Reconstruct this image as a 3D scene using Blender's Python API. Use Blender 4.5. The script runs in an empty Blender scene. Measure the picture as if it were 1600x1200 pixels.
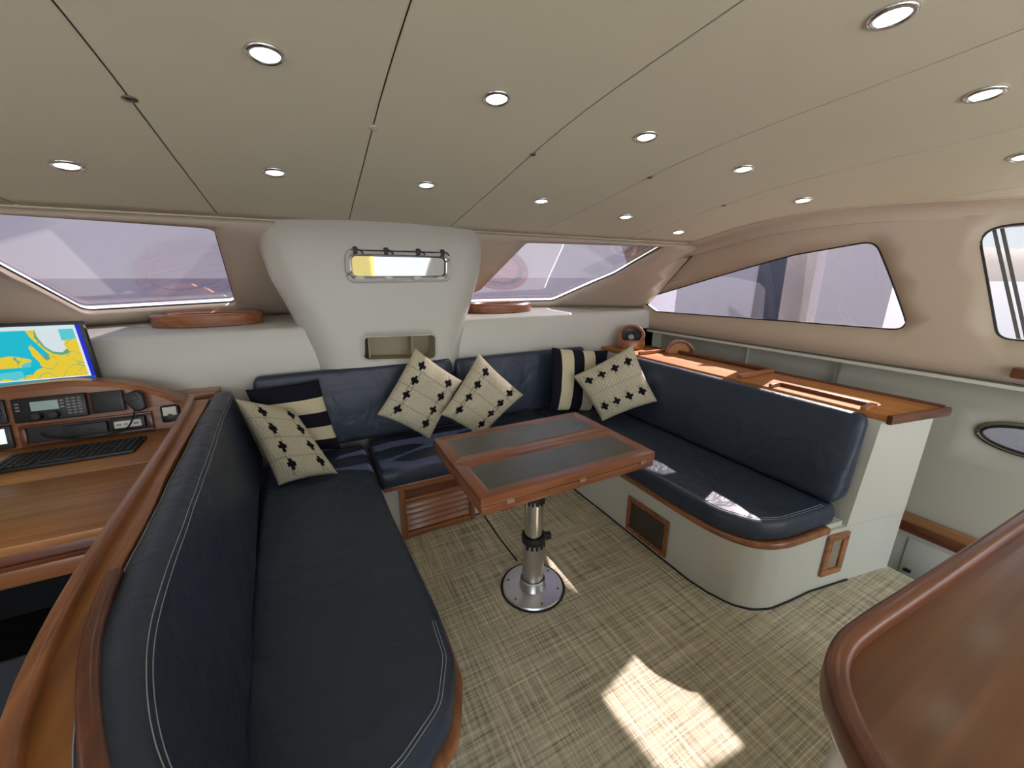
import bpy, bmesh, math, random
from mathutils import Vector, Matrix, noise
from mathutils.geometry import delaunay_2d_cdt

random.seed(7)
scene = bpy.context.scene
COL = scene.collection

# ------------------------------------------------------------------ camera
F_PX = 600.0; PITCH = math.radians(15.6); YAW = math.radians(27.2); CAM = Vector((0, 0, 1.45))
cd = bpy.data.cameras.new('camera'); cam = bpy.data.objects.new('camera', cd); COL.objects.link(cam)
cd.sensor_fit = 'HORIZONTAL'; cd.sensor_width = 36.0; cd.lens = 36.0 * F_PX / 1600.0
cd.clip_start = 0.02; cd.clip_end = 3000
cam.location = CAM; cam.rotation_euler = (math.pi / 2 - PITCH, 0, -YAW)
scene.camera = cam

# ------------------------------------------------------------------ world, sun, exposure
w = bpy.data.worlds.new('world'); scene.world = w; w.use_nodes = True
wn = w.node_tree.nodes; wl = w.node_tree.links; wn.clear()
out = wn.new('ShaderNodeOutputWorld'); bg = wn.new('ShaderNodeBackground')
tc = wn.new('ShaderNodeTexCoord'); sep = wn.new('ShaderNodeSeparateXYZ'); rmp = wn.new('ShaderNodeValToRGB')
wl.new(tc.outputs['Generated'], sep.inputs[0]); wl.new(sep.outputs['Z'], rmp.inputs[0])
rmp.color_ramp.elements[0].position = 0.0; rmp.color_ramp.elements[0].color = (.90, .92, .94, 1)
rmp.color_ramp.elements[1].position = 0.6; rmp.color_ramp.elements[1].color = (.62, .74, .92, 1)
wl.new(rmp.outputs[0], bg.inputs['Color']); bg.inputs['Strength'].default_value = 2.1
wl.new(bg.outputs[0], out.inputs[0])

SUN_DIR = Vector((1, .30, .852)).normalized()          # towards the sun
sd = bpy.data.lights.new('sun', 'SUN'); sun = bpy.data.objects.new('sun', sd); COL.objects.link(sun)
sd.energy = 22.0; sd.angle = math.radians(.6); sd.color = (1, .93, .82)
sun.rotation_euler = SUN_DIR.to_track_quat('Z', 'Y').to_euler(); sun.location = (6, 1.3, 6)

vs = scene.view_settings
vs.view_transform = 'Standard'; vs.look = 'None'; vs.gamma = 1.0; vs.exposure = 1.08
try: vs.use_curve_mapping = False
except Exception: pass

# ------------------------------------------------------------------ pixel rays (photo is 1600 x 1200)
def ray(u, v):
    x = (u - 800) / F_PX; y = -(v - 600) / F_PX
    cp, sp, s, c = math.cos(PITCH), math.sin(PITCH), math.sin(YAW), math.cos(YAW)
    f = Vector((s * cp, c * cp, -sp)); r = Vector((c, -s, 0)); up = r.cross(f)
    return f + r * x + up * y
def at_z(u, v, z): d = ray(u, v); return CAM + d * ((z - CAM.z) / d.z)
def at_y(u, v, y): d = ray(u, v); return CAM + d * (y / d.y)
def at_x(u, v, x): d = ray(u, v); return CAM + d * (x / d.x)
def hit(u, v, g, s0=.3, s1=6.0):
    """first sign change of g(P) along the ray"""
    d = ray(u, v); n = 240; a = s0; ga = g(CAM + d * a)
    for i in range(1, n + 1):
        b = s0 + (s1 - s0) * i / n; gb = g(CAM + d * b)
        if ga * gb <= 0:
            for _ in range(30):
                m = (a + b) / 2; gm = g(CAM + d * m)
                if ga * gm <= 0: b = m
                else: a, ga = m, gm
            return CAM + d * ((a + b) / 2)
        a, ga = b, gb
    return CAM + d * s1

# ------------------------------------------------------------------ materials
MATS = {}
def new_mat(name):
    m = bpy.data.materials.new(name); m.use_nodes = True
    MATS[name] = m
    return m, m.node_tree.nodes, m.node_tree.links, m.node_tree.nodes['Principled BSDF']
def plain(name, col, rough=.5, metal=0, bump=0, bscale=200, coat=0, var=0, vscale=3, spec=.5):
    m, n, l, b = new_mat(name)
    b.inputs['Base Color'].default_value = (*col, 1); b.inputs['Roughness'].default_value = rough
    b.inputs['Metallic'].default_value = metal; b.inputs['Coat Weight'].default_value = coat
    b.inputs['Specular IOR Level'].default_value = spec
    t = n.new('ShaderNodeTexCoord')
    if var:
        nz = n.new('ShaderNodeTexNoise'); nz.inputs['Scale'].default_value = vscale; nz.inputs['Detail'].default_value = 4
        l.new(t.outputs['Object'], nz.inputs['Vector'])
        mx = n.new('ShaderNodeMix'); mx.data_type = 'RGBA'
        mx.inputs['A'].default_value = (*[c * (1 - var) for c in col], 1); mx.inputs['B'].default_value = (*[min(1, c * (1 + var)) for c in col], 1)
        l.new(nz.outputs['Fac'], mx.inputs['Factor']); l.new(mx.outputs['Result'], b.inputs['Base Color'])
    if bump:
        nz = n.new('ShaderNodeTexNoise'); nz.inputs['Scale'].default_value = bscale; nz.inputs['Detail'].default_value = 3
        l.new(t.outputs['Object'], nz.inputs['Vector'])
        bp = n.new('ShaderNodeBump'); bp.inputs['Strength'].default_value = bump; bp.inputs['Distance'].default_value = .002
        l.new(nz.outputs['Fac'], bp.inputs['Height']); l.new(bp.outputs[0], b.inputs['Normal'])
    return m
def wood(name, c0, c1, axis='X', rough=.32, coat=.35, scale=1.0):
    m, n, l, b = new_mat(name)
    t = n.new('ShaderNodeTexCoord'); mp = n.new('ShaderNodeMapping')
    sc = {'X': (1.6, 34, 34), 'Y': (34, 1.6, 34), 'Z': (34, 34, 1.6)}[axis]
    mp.inputs['Scale'].default_value = [s * scale for s in sc]
    l.new(t.outputs['Object'], mp.inputs['Vector'])
    nz = n.new('ShaderNodeTexNoise'); nz.inputs['Scale'].default_value = 1.0; nz.inputs['Detail'].default_value = 6; nz.inputs['Distortion'].default_value = .6
    l.new(mp.outputs[0], nz.inputs['Vector'])
    n2 = n.new('ShaderNodeTexNoise'); n2.inputs['Scale'].default_value = 3.5; n2.inputs['Detail'].default_value = 2
    l.new(t.outputs['Object'], n2.inputs['Vector'])
    r = n.new('ShaderNodeValToRGB'); r.color_ramp.elements[0].position = .3; r.color_ramp.elements[1].position = .7
    r.color_ramp.elements[0].color = (*c0, 1); r.color_ramp.elements[1].color = (*c1, 1)
    l.new(nz.outputs['Fac'], r.inputs[0])
    mx = n.new('ShaderNodeMix'); mx.data_type = 'RGBA'; mx.blend_type = 'MULTIPLY'; mx.inputs['Factor'].default_value = .45
    r2 = n.new('ShaderNodeValToRGB'); r2.color_ramp.elements[0].position = .35; r2.color_ramp.elements[1].position = .65
    r2.color_ramp.elements[0].color = (.55, .5, .48, 1); r2.color_ramp.elements[1].color = (1, 1, 1, 1)
    l.new(n2.outputs['Fac'], r2.inputs[0])
    l.new(r.outputs[0], mx.inputs['A']); l.new(r2.outputs[0], mx.inputs['B']); l.new(mx.outputs['Result'], b.inputs['Base Color'])
    b.inputs['Roughness'].default_value = rough; b.inputs['Coat Weight'].default_value = coat; b.inputs['Coat Roughness'].default_value = .18
    return m
def emit(name, col, s):
    m, n, l, b = new_mat(name)
    b.inputs['Base Color'].default_value = (0, 0, 0, 1); b.inputs['Emission Color'].default_value = (*col, 1); b.inputs['Emission Strength'].default_value = s
    return m
def painted(name, rough=.9, emission=0, bump=0, bscale=300):
    """colour printed / knitted into the surface, stored on the mesh"""
    m, n, l, b = new_mat(name)
    a = n.new('ShaderNodeAttribute'); a.attribute_name = 'print'
    if emission:
        b.inputs['Base Color'].default_value = (.01, .01, .01, 1)
        l.new(a.outputs['Color'], b.inputs['Emission Color']); b.inputs['Emission Strength'].default_value = emission
        b.inputs['Roughness'].default_value = .2
    else:
        l.new(a.outputs['Color'], b.inputs['Base Color']); b.inputs['Roughness'].default_value = rough
        b.inputs['Specular IOR Level'].default_value = .15
    if bump:
        t = n.new('ShaderNodeTexCoord'); nz = n.new('ShaderNodeTexNoise'); nz.inputs['Scale'].default_value = bscale
        l.new(t.outputs['Object'], nz.inputs['Vector'])
        bp = n.new('ShaderNodeBump'); bp.inputs['Strength'].default_value = bump; bp.inputs['Distance'].default_value = .003
        l.new(nz.outputs['Fac'], bp.inputs['Height']); l.new(bp.outputs[0], b.inputs['Normal'])
    return m
def pane_mat(name, tint, clear, haze_col, gloss=.12):
    """tinted window: part clear, part milky mesh screen, part mirror"""
    m, n, l, b = new_mat(name); o = n['Material Output']; n.remove(b)
    tr = n.new('ShaderNodeBsdfTransparent'); tr.inputs['Color'].default_value = (*tint, 1)
    tl = n.new('ShaderNodeBsdfTranslucent'); tl.inputs['Color'].default_value = (*haze_col, 1)
    gl = n.new('ShaderNodeBsdfGlossy'); gl.inputs['Roughness'].default_value = .01; gl.inputs['Color'].default_value = (1, 1, 1, 1)
    m1 = n.new('ShaderNodeMixShader'); m1.inputs[0].default_value = clear
    l.new(tl.outputs[0], m1.inputs[1]); l.new(tr.outputs[0], m1.inputs[2])
    m2 = n.new('ShaderNodeMixShader'); m2.inputs[0].default_value = gloss
    l.new(m1.outputs[0], m2.inputs[1]); l.new(gl.outputs[0], m2.inputs[2])
    l.new(m2.outputs[0], o.inputs[0])
    return m

plain('gelcoat', (.57, .57, .505), .35, var=.03, vscale=2)
plain('gelcoat_hull', (.46, .45, .38), .45, var=.03, vscale=2)
plain('gelcoat_cream', (.51, .425, .33), .45, var=.03, vscale=2)  # cream, its colour warmed to stand in for sun bounced off the teak
plain('headliner', (.66, .615, .465), .75, bump=.25, bscale=260, var=.03, vscale=5)
plain('seam_dark', (.22, .20, .155), .8)
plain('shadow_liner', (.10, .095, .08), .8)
plain('cubby_liner', (.42, .37, .25), .8)
plain('chrome', (.75, .75, .76), .18, 1)
plain('steel', (.62, .62, .63), .30, 1, bump=.05, bscale=90)
plain('brushed_plate', (.78, .79, .82), .32, 1)
plain('hinge_bronze', (.42, .27, .17), .4, .7)
plain('brass', (.62, .45, .22), .3, 1)
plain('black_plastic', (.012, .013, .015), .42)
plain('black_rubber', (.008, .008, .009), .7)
plain('key_plastic', (.022, .024, .027), .5)
plain('button_grey', (.25, .25, .25), .5)
plain('stud_metal', (.30, .28, .24), .35, 1)
plain('thread', (.34, .38, .42), .8)
plain('leather_inlay', (.085, .092, .078), .24, var=.35, vscale=7, bump=.15, bscale=60, spec=.6)
plain('speaker_cone', (.01, .01, .011), .35)
plain('speaker_cap', (.35, .35, .36), .25)
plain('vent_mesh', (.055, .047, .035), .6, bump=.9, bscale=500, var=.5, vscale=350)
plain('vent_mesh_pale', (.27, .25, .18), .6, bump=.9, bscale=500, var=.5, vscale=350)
plain('meter_face', (.75, .74, .66), .4)
plain('rubber_seal', (.012, .011, .012), .5)
plain('deck_white', (.40, .38, .41), .6)
plain('cockpit_bounce', (.34, .33, .30), .7, var=.15, vscale=8)
plain('sea', (.15, .15, .19), .7, bump=.6, bscale=.6, spec=.1)
plain('hill', (.30, .24, .22), .95, var=.25, vscale=.02)
plain('boat_white', (.42, .41, .43), .4)
plain('boat_grey', (.10, .10, .115), .5)
plain('boat_dark', (.03, .04, .06), .35)
plain('yellow_canvas', (.85, .62, .02), .7)
plain('navy_cloth', (.012, .012, .020), .9, bump=.3, bscale=400)
plain('grey_moulding', (.30, .31, .31), .5)

def vinyl():
    m, n, l, b = new_mat('navy_vinyl')
    b.inputs['Base Color'].default_value = (.026, .038, .064, 1); b.inputs['Roughness'].default_value = .40
    b.inputs['Specular IOR Level'].default_value = .45
    t = n.new('ShaderNodeTexCoord')
    n1 = n.new('ShaderNodeTexNoise'); n1.inputs['Scale'].default_value = 7; n1.inputs['Detail'].default_value = 3; n1.inputs['Distortion'].default_value = .8
    n2 = n.new('ShaderNodeTexNoise'); n2.inputs['Scale'].default_value = 420; n2.inputs['Detail'].default_value = 2
    l.new(t.outputs['Object'], n1.inputs['Vector']); l.new(t.outputs['Object'], n2.inputs['Vector'])
    b1 = n.new('ShaderNodeBump'); b1.inputs['Strength'].default_value = .5; b1.inputs['Distance'].default_value = .02
    b2 = n.new('ShaderNodeBump'); b2.inputs['Strength'].default_value = .25; b2.inputs['Distance'].default_value = .001
    l.new(n1.outputs['Fac'], b1.inputs['Height']); l.new(n2.outputs['Fac'], b2.inputs['Height'])
    l.new(b1.outputs[0], b2.inputs['Normal']); l.new(b2.outputs[0], b.inputs['Normal'])
vinyl()
def carpet():
    m, n, l, b = new_mat('woven_carpet')
    t = n.new('ShaderNodeTexCoord')
    facs = []
    for sc, seed in (((2.2, 95, 1), 0), ((95, 2.2, 1), 5), ((5, 230, 1), 9), ((230, 5, 1), 3)):
        mp = n.new('ShaderNodeMapping'); mp.inputs['Scale'].default_value = sc; mp.inputs['Location'].default_value = (seed, seed * .7, 0)
        l.new(t.outputs['Object'], mp.inputs['Vector'])
        nz = n.new('ShaderNodeTexNoise'); nz.inputs['Scale'].default_value = 1; nz.inputs['Detail'].default_value = 3
        l.new(mp.outputs[0], nz.inputs['Vector']); facs.append(nz)
    def add(a, b_, op='ADD'):
        x = n.new('ShaderNodeMath'); x.operation = op
        l.new(a, x.inputs[0])
        if hasattr(b_, 'links'): l.new(b_, x.inputs[1])
        else: x.inputs[1].default_value = b_
        return x.outputs[0]
    s = add(add(facs[0].outputs['Fac'], facs[1].outputs['Fac']), add(facs[2].outputs['Fac'], facs[3].outputs['Fac']))
    s = add(s, .25, 'MULTIPLY')
    r = n.new('ShaderNodeValToRGB'); e = r.color_ramp.elements
    e[0].position = .38; e[0].color = (.15, .132, .088, 1); e[1].position = .60; e[1].color = (.74, .67, .50, 1)
    md = r.color_ramp.elements.new(.49); md.color = (.45, .405, .29, 1)
    l.new(s, r.inputs[0]); l.new(r.outputs[0], b.inputs['Base Color']); b.inputs['Roughness'].default_value = .85
    bp = n.new('ShaderNodeBump'); bp.inputs['Strength'].default_value = .5; bp.inputs['Distance'].default_value = .003
    l.new(s, bp.inputs['Height']); l.new(bp.outputs[0], b.inputs['Normal'])
carpet()
TK0, TK1 = (.20, .066, .022), (.42, .165, .06)
for ax in 'XYZ': wood('teak_' + ax, TK0, TK1, ax)
for ax in 'XY': wood('teak_gold_' + ax, (.30, .115, .030), (.50, .215, .060), ax, rough=.42, coat=.12)
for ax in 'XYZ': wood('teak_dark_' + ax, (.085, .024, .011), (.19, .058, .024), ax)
wood('teak_oiled', (.36, .135, .030), (.54, .225, .052), 'Y', rough=.75, coat=0)
wood('teak_counter', (.15, .060, .026), (.25, .105, .046), 'X', rough=.3)
wood('teak_table_X', (.20, .062, .024), (.34, .12, .048), 'X', rough=.28); wood('teak_table_Y', (.20, .062, .024), (.34, .12, .048), 'Y', rough=.28)
painted('knit', .95, bump=.7, bscale=170); painted('stripe_cloth', .9, bump=.2); painted('screen_print', emission=.42)
emit('lamp_glow', (1, .93, .74), 9.0); emit('lcd_grey', (.30, .40, .37), .28); emit('lcd_white', (.85, .95, .92), .5)
pane_mat('screened_pane', (.215, .195, .240), .52, (.018, .016, .020), .34)
pane_mat('side_pane', (.30, .275, .31), .78, (.040, .036, .042), .05)
pane_mat('clear_pane', (.22, .225, .235), .93, (.05, .05, .05), .05)

# ------------------------------------------------------------------ object helpers
def T(o, label, cat, group=None):
    o['label'] = label; o['category'] = cat
    if group: o['group'] = group
    return o
def thing(name, label, cat, loc=(0, 0, 0), group=None):
    o = bpy.data.objects.new(name, None); COL.objects.link(o); o.location = loc; o.empty_display_size = .05
    return T(o, label, cat, group)
def structure(name, loc=(0, 0, 0), label=None):
    o = bpy.data.objects.new(name, None); COL.objects.link(o); o.location = loc; o.empty_display_size = .05; o['kind'] = 'structure'
    if label: o['label'] = label
    return o
def attach(o, parent):
    """parts keep their world coordinates under an unrotated parent"""
    if parent is not None:
        o.parent = parent
        o.matrix_parent_inverse = Matrix.Translation(-Vector(parent.location))
def fin(name, bm, mat, parent=None, angle=35, recalc=True):
    if recalc: bmesh.ops.recalc_face_normals(bm, faces=bm.faces)
    me = bpy.data.meshes.new(name); bm.to_mesh(me); bm.free()
    for p in me.polygons: p.use_smooth = True
    me.set_sharp_from_angle(angle=math.radians(angle))
    me.materials.append(MATS[mat])
    o = bpy.data.objects.new(name, me); COL.objects.link(o); attach(o, parent)
    return o
def merge(bm, t):
    me = bpy.data.meshes.new('tmp'); t.to_mesh(me); t.free(); bm.from_mesh(me); bpy.data.meshes.remove(me)
def box(bm, x0, x1, y0, y1, z0, z1, bev=0, seg=2, M=None):
    t = bmesh.new(); bmesh.ops.create_cube(t, size=1)
    for v in t.verts: v.co = Vector(((x0 + x1) / 2 + v.co.x * (x1 - x0), (y0 + y1) / 2 + v.co.y * (y1 - y0), (z0 + z1) / 2 + v.co.z * (z1 - z0)))
    if bev: bmesh.ops.bevel(t, geom=list(t.edges), offset=bev, segments=seg, profile=.5, affect='EDGES')
    if M is not None: t.transform(M)
    merge(bm, t)
def prism(bm, outline, z0, z1, bev=0, seg=2, M=None):
    t = bmesh.new(); lo = [t.verts.new((p[0], p[1], z0)) for p in outline]; hi = [t.verts.new((p[0], p[1], z1)) for p in outline]
    n = len(outline); t.faces.new(lo[::-1]); top = t.faces.new(hi)
    for i in range(n): t.faces.new((lo[i], lo[(i + 1) % n], hi[(i + 1) % n], hi[i]))
    bmesh.ops.recalc_face_normals(t, faces=t.faces)
    if bev:
        ed = [e for e in t.edges if abs(e.verts[0].co.z - e.verts[1].co.z) < 1e-6]
        bmesh.ops.bevel(t, geom=ed, offset=bev, segments=seg, profile=.5, affect='EDGES')
    if M is not None: t.transform(M)
    merge(bm, t)
def sweep(bm, path, prof, closed=False, up=Vector((0, 0, 1)), cap=True):
    path = [Vector(p) for p in path]; n = len(path); rings = []
    for i, p in enumerate(path):
        a = path[(i - 1) % n] if (closed or i) else p; b = path[(i + 1) % n] if (closed or i < n - 1) else p
        t = (b - a).normalized(); s = t.cross(up)
        if s.length < 1e-5: s = t.cross(Vector((1, 0, 0)))
        s.normalize(); u = s.cross(t)
        rings.append([bm.verts.new(p + s * q[0] + u * q[1]) for q in prof])
    m = len(prof)
    for i in range(n if closed else n - 1):
        r0, r1 = rings[i], rings[(i + 1) % n]
        for k in range(m): bm.faces.new((r0[k], r0[(k + 1) % m], r1[(k + 1) % m], r1[k]))
    if cap and not closed: bm.faces.new(rings[0][::-1]); bm.faces.new(rings[-1])
def circ(r, n=8, ry=None): return [(r * math.cos(2 * math.pi * k / n), (ry or r) * math.sin(2 * math.pi * k / n)) for k in range(n)]
def tube(bm, path, r, n=8, closed=False): sweep(bm, path, circ(r, n), closed)
def lathe(bm, prof, M=Matrix(), n=28):
    rings = []
    for r, z in prof:
        if r < 1e-6: rings.append([bm.verts.new(M @ Vector((0, 0, z)))])
        else: rings.append([bm.verts.new(M @ Vector((r * math.cos(2 * math.pi * k / n), r * math.sin(2 * math.pi * k / n), z))) for k in range(n)])
    for a, b in zip(rings, rings[1:]):
        for k in range(n):
            va = a[k % len(a)]; vb = a[(k + 1) % n % len(a)]; vc = b[(k + 1) % n % len(b)]; vd = b[k % len(b)]
            f = [va]
            for v in (vb, vc, vd):
                if v not in f: f.append(v)
            if len(f) > 2: bm.faces.new(f)
def roundpoly(pts, r, seg=5):
    n = len(pts); res = []
    rs = r if isinstance(r, (list, tuple)) else [r] * n
    for i in range(n):
        p = Vector(pts[i]); a = Vector(pts[i - 1]); b = Vector(pts[(i + 1) % n])
        da, db = (a - p), (b - p); la, lb = da.length, db.length; da.normalize(); db.normalize()
        ang = da.angle(db); d = min(rs[i] / math.tan(ang / 2), la * .49, lb * .49)
        if d < 1e-6: res.append(p); continue
        p0 = p + da * d; p1 = p + db * d
        for k in range(seg + 1):
            t = k / seg; res.append((1 - t) ** 2 * p0 + 2 * t * (1 - t) * p + t * t * p1)
    return res
def smooth_path(pts, per=6, closed=False):
    P = [Vector(p) for p in pts]; n = len(P); res = []
    rng = range(n if closed else n - 1)
    for i in rng:
        p0 = P[(i - 1) % n] if (closed or i) else P[0] * 2 - P[1]; p1 = P[i]; p2 = P[(i + 1) % n]
        p3 = P[(i + 2) % n] if (closed or i < n - 2) else P[-1] * 2 - P[-2]
        for k in range(per):
            t = k / per
            res.append(.5 * (2 * p1 + (p2 - p0) * t + (2 * p0 - 5 * p1 + 4 * p2 - p3) * t * t + (3 * p1 - p0 - 3 * p2 + p3) * t ** 3))
    if not closed: res.append(P[-1])
    return res
def resample(poly, d):
    res = []; n = len(poly)
    for i in range(n):
        a, b = Vector(poly[i]), Vector(poly[(i + 1) % n]); k = max(1, int((b - a).length / d))
        for j in range(k): res.append(a + (b - a) * (j / k))
    return res
def inside(p, poly):
    x, y = p[0], p[1]; c = False; n = len(poly); j = n - 1
    for i in range(n):
        xi, yi, xj, yj = poly[i][0], poly[i][1], poly[j][0], poly[j][1]
        if (yi > y) != (yj > y) and x < (xj - xi) * (y - yi) / (yj - yi + 1e-12) + xi: c = not c
        j = i
    return c
def dist_edge(p, poly):
    p = Vector((p[0], p[1])); best = 9; n = len(poly)
    for i in range(n):
        a = Vector(poly[i][:2]); b = Vector(poly[(i + 1) % n][:2]); ab = b - a; L = ab.length_squared
        t = max(0, min(1, (p - a).dot(ab) / L)) if L > 1e-12 else 0
        best = min(best, (p - (a + ab * t)).length)
    return best
def triangulate(outline, holes, sp):
    pts = []; edges = []; loops = [outline] + list(holes)
    for lp in loops:
        s = len(pts); pts += [Vector((p[0], p[1])) for p in lp]
        edges += [(s + i, s + (i + 1) % len(lp)) for i in range(len(lp))]
    x0 = min(p[0] for p in outline); x1 = max(p[0] for p in outline); y0 = min(p[1] for p in outline); y1 = max(p[1] for p in outline)
    nx = max(1, int((x1 - x0) / sp)); ny = max(1, int((y1 - y0) / sp))
    for i in range(1, nx):
        for j in range(1, ny):
            q = (x0 + (x1 - x0) * i / nx, y0 + (y1 - y0) * j / ny)
            if inside(q, outline) and not any(inside(q, h) for h in holes) and min(dist_edge(q, lp) for lp in loops) > sp * .4:
                pts.append(Vector(q))
    V, E_, F_, *_ = delaunay_2d_cdt(pts, edges, [], 0, 1e-6)
    fs = []
    for f in F_:
        c = sum((V[i] for i in f), Vector((0, 0))) / len(f)
        if inside(c, outline) and not any(inside(c, h) for h in holes): fs.append(f)
    return V, fs
def panel(name, outline, holes, fn, mat, parent=None, sp=.08, thick=0, flip=False, angle=35):
    V, fs = triangulate(outline, holes, sp)
    bm = bmesh.new(); vv = [bm.verts.new(fn(p[0], p[1])) for p in V]
    for f in fs:
        ids = f[::-1] if flip else f
        try: bm.faces.new([vv[i] for i in ids])
        except ValueError: pass
    for v in [v for v in bm.verts if not v.link_faces]: bm.verts.remove(v)
    whole = len(bm.verts) == len(V)
    o = fin(name, bm, mat, parent, angle, recalc=False)
    if not thick and whole:                              # true surface normals, so that the glass mirrors cleanly
        e = 1e-3; ns = []; sg = None
        for p in V:
            nn = (fn(p[0] + e, p[1]) - fn(p[0] - e, p[1])).cross(fn(p[0], p[1] + e) - fn(p[0], p[1] - e)).normalized(); ns.append(-nn if flip else nn)
        if o.data.polygons[0].normal.dot(ns[o.data.polygons[0].vertices[0]]) < 0: ns = [-q for q in ns]
        o.data.normals_split_custom_set_from_vertices([tuple(q) for q in ns])
    if thick:
        md = o.modifiers.new('thickness', 'SOLIDIFY'); md.thickness = thick; md.offset = -1; md.use_even_offset = False
    return o
def offset_poly(poly, d):
    """inward for a counter-clockwise outline"""
    n = len(poly); res = []
    for i in range(n):
        a, p, b = Vector(poly[i - 1][:2]), Vector(poly[i][:2]), Vector(poly[(i + 1) % n][:2])
        t = (b - a).normalized(); res.append(p + Vector((-t.y, t.x)) * d)
    return res
def area(poly): return sum(poly[i - 1][0] * poly[i][1] - poly[i][0] * poly[i - 1][1] for i in range(len(poly))) / 2
def cushion(name, outline, z0, z1, r, label, crown=.006, stitch=None, wr=.004, mat='navy_vinyl'):
    poly = [Vector(p[:2]) for p in outline]
    if area(poly) < 0: poly = poly[::-1]
    poly = resample(poly, .03)
    th = thing(name, label, 'cushion', (sum(p.x for p in poly) / len(poly), sum(p.y for p in poly) / len(poly), z0))
    bm = bmesh.new(); n = len(poly); rings = []
    spec = [(.012, z0), (0, z0 + .012), (-.004, (z0 + z1) / 2), (0, z1 - r)]
    for a in (25, 50, 72, 90): spec.append((r * (1 - math.cos(math.radians(a))), z1 - r + r * math.sin(math.radians(a))))
    for d, z in spec: rings.append([bm.verts.new((q.x, q.y, z)) for q in offset_poly(poly, d)])
    for r0, r1 in zip(rings, rings[1:]):
        for i in range(n): bm.faces.new((r0[i], r0[(i + 1) % n], r1[(i + 1) % n], r1[i]))
    bm.faces.new(rings[0][::-1])
    last = offset_poly(poly, r); V, fs = triangulate(last, [], .035)
    vv = []
    for i, p in enumerate(V):
        if i < n: vv.append(rings[-1][i])
        else:
            d = dist_edge(p, last); e = min(1, d / .12); e = e * e * (3 - 2 * e)
            wz = noise.noise(Vector((p.x * 5, p.y * 9, z1 * 3))) * wr + noise.noise(Vector((p.x * 16, p.y * 22, 1))) * wr * .35
            vv.append(bm.verts.new((p.x, p.y, z1 + crown * e + wz * min(1, d / .04))))
    for f in fs:
        try: bm.faces.new([vv[i] for i in f])
        except ValueError: pass
    fin('cover', bm, mat, th, 60)
    if stitch:
        b2 = bmesh.new()
        for d, dz in ((r * .75, -.0015), (r * 1.05, .0012)):
            ln = [Vector((q.x, q.y, z1 + dz)) for q in offset_poly(poly, d)]; run = []
            k0 = next((k for k in range(len(ln)) if not stitch(ln[k])), 0)
            for k in range(len(ln) + 1):
                q = ln[(k0 + k) % len(ln)]
                if stitch(q) and k < len(ln): run.append(q)
                else:
                    if len(run) > 2: tube(b2, run, .0010, 5)
                    run = []
        fin('stitching', b2, 'thread', th)
    return th
def backrest(name, path, prof, label, flip=1, stitch_at=None, cap=.035, wr=.004):
    """path: (x, y) along the foot of the front face; prof: (n, z) loop, n measured away from the sitter"""
    P = [Vector((p[0], p[1], 0)) for p in path]; n = len(P)
    cn = sum(q[0] for q in prof) / len(prof); cz = sum(q[1] for q in prof) / len(prof)
    c = sum(P, Vector()) / n
    th = thing(name, label, 'cushion', (c.x, c.y, min(q[1] for q in prof)))
    bm = bmesh.new(); rings = []; lines = {}
    def frame(i):
        t = (P[min(n - 1, i + 1)] - P[max(0, i - 1)]).normalized()
        return t, Vector((-t.y, t.x, 0)) * flip
    def ring(p, nr, sc):
        res = []
        for k, q in enumerate(prof):
            off = cn + (q[0] - cn) * sc; z = cz + (q[1] - cz) * (1 - (1 - sc) * .45)
            v = p + nr * off; v.z = z
            wv = noise.noise(Vector((v.x * 6, v.y * 6, v.z * 9))) * wr
            res.append(v + nr * wv)
        return res
    t, nr = frame(0)
    for e, sc in ((1, .35), (.8, .72), (.4, .93)): rings.append(ring(P[0] - t * cap * e, nr, sc))
    body0 = len(rings)
    for i in range(n): t, nr = frame(i); rings.append(ring(P[i], nr, 1))
    body1 = len(rings)
    t, nr = frame(n - 1)
    for e, sc in ((.4, .93), (.8, .72), (1, .35)): rings.append(ring(P[-1] + t * cap * e, nr, sc))
    vr = [[bm.verts.new(v) for v in r] for r in rings]; m = len(prof)
    for a, b in zip(vr, vr[1:]):
        for k in range(m): bm.faces.new((a[k], a[(k + 1) % m], b[(k + 1) % m], b[k]))
    bm.faces.new(vr[0][::-1]); bm.faces.new(vr[-1])
    fin('cover', bm, 'navy_vinyl', th, 60)
    if stitch_at:
        b2 = bmesh.new()
        for k, w_ in stitch_at:
            k2 = (k + 1) % m
            for kk in (k, k2):
                tube(b2, [r[kk] + (r[kk] - (r[0] + r[m // 2]) / 2).normalized() * .0006 for r in rings[body0:body1]], .0010, 5)
        fin('stitching', b2, 'thread', th)
    return th

# ------------------------------------------------------------------ the shell: surfaces
CX = .5                                             # centre line of the boat
def zc0(y):
    pts = [(-2, 2.03), (0, 2.02), (.52, 1.995), (1.2, 1.955), (1.9, 1.852), (2.5, 1.762), (3.2, 1.66)]
    for (a, za), (b, zb) in zip(pts, pts[1:]):
        if y <= b:
            i = pts.index((a, za)); t = (y - a) / (b - a)
            m0 = (pts[i + 1][1] - pts[max(0, i - 1)][1]) / (pts[i + 1][0] - pts[max(0, i - 1)][0])
            m1 = (pts[min(len(pts) - 1, i + 2)][1] - pts[i][1]) / (pts[min(len(pts) - 1, i + 2)][0] - pts[i][0])
            h = b - a; t2, t3 = t * t, t ** 3
            return (2 * t3 - 3 * t2 + 1) * za + (t3 - 2 * t2 + t) * h * m0 + (-2 * t3 + 3 * t2) * zb + (t3 - t2) * h * m1
    return pts[-1][1]
def zceil(x, y): return zc0(y) - .04 * (x - CX) ** 2
def y_edge(x): return 2.6 - .15 * (x - CX) ** 2       # front edge of the headliner
def y_foot(x): return 3.42 - .15 * (x - CX) ** 2      # where the windscreen meets the ledge
Z_FOOT = 1.19
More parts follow.
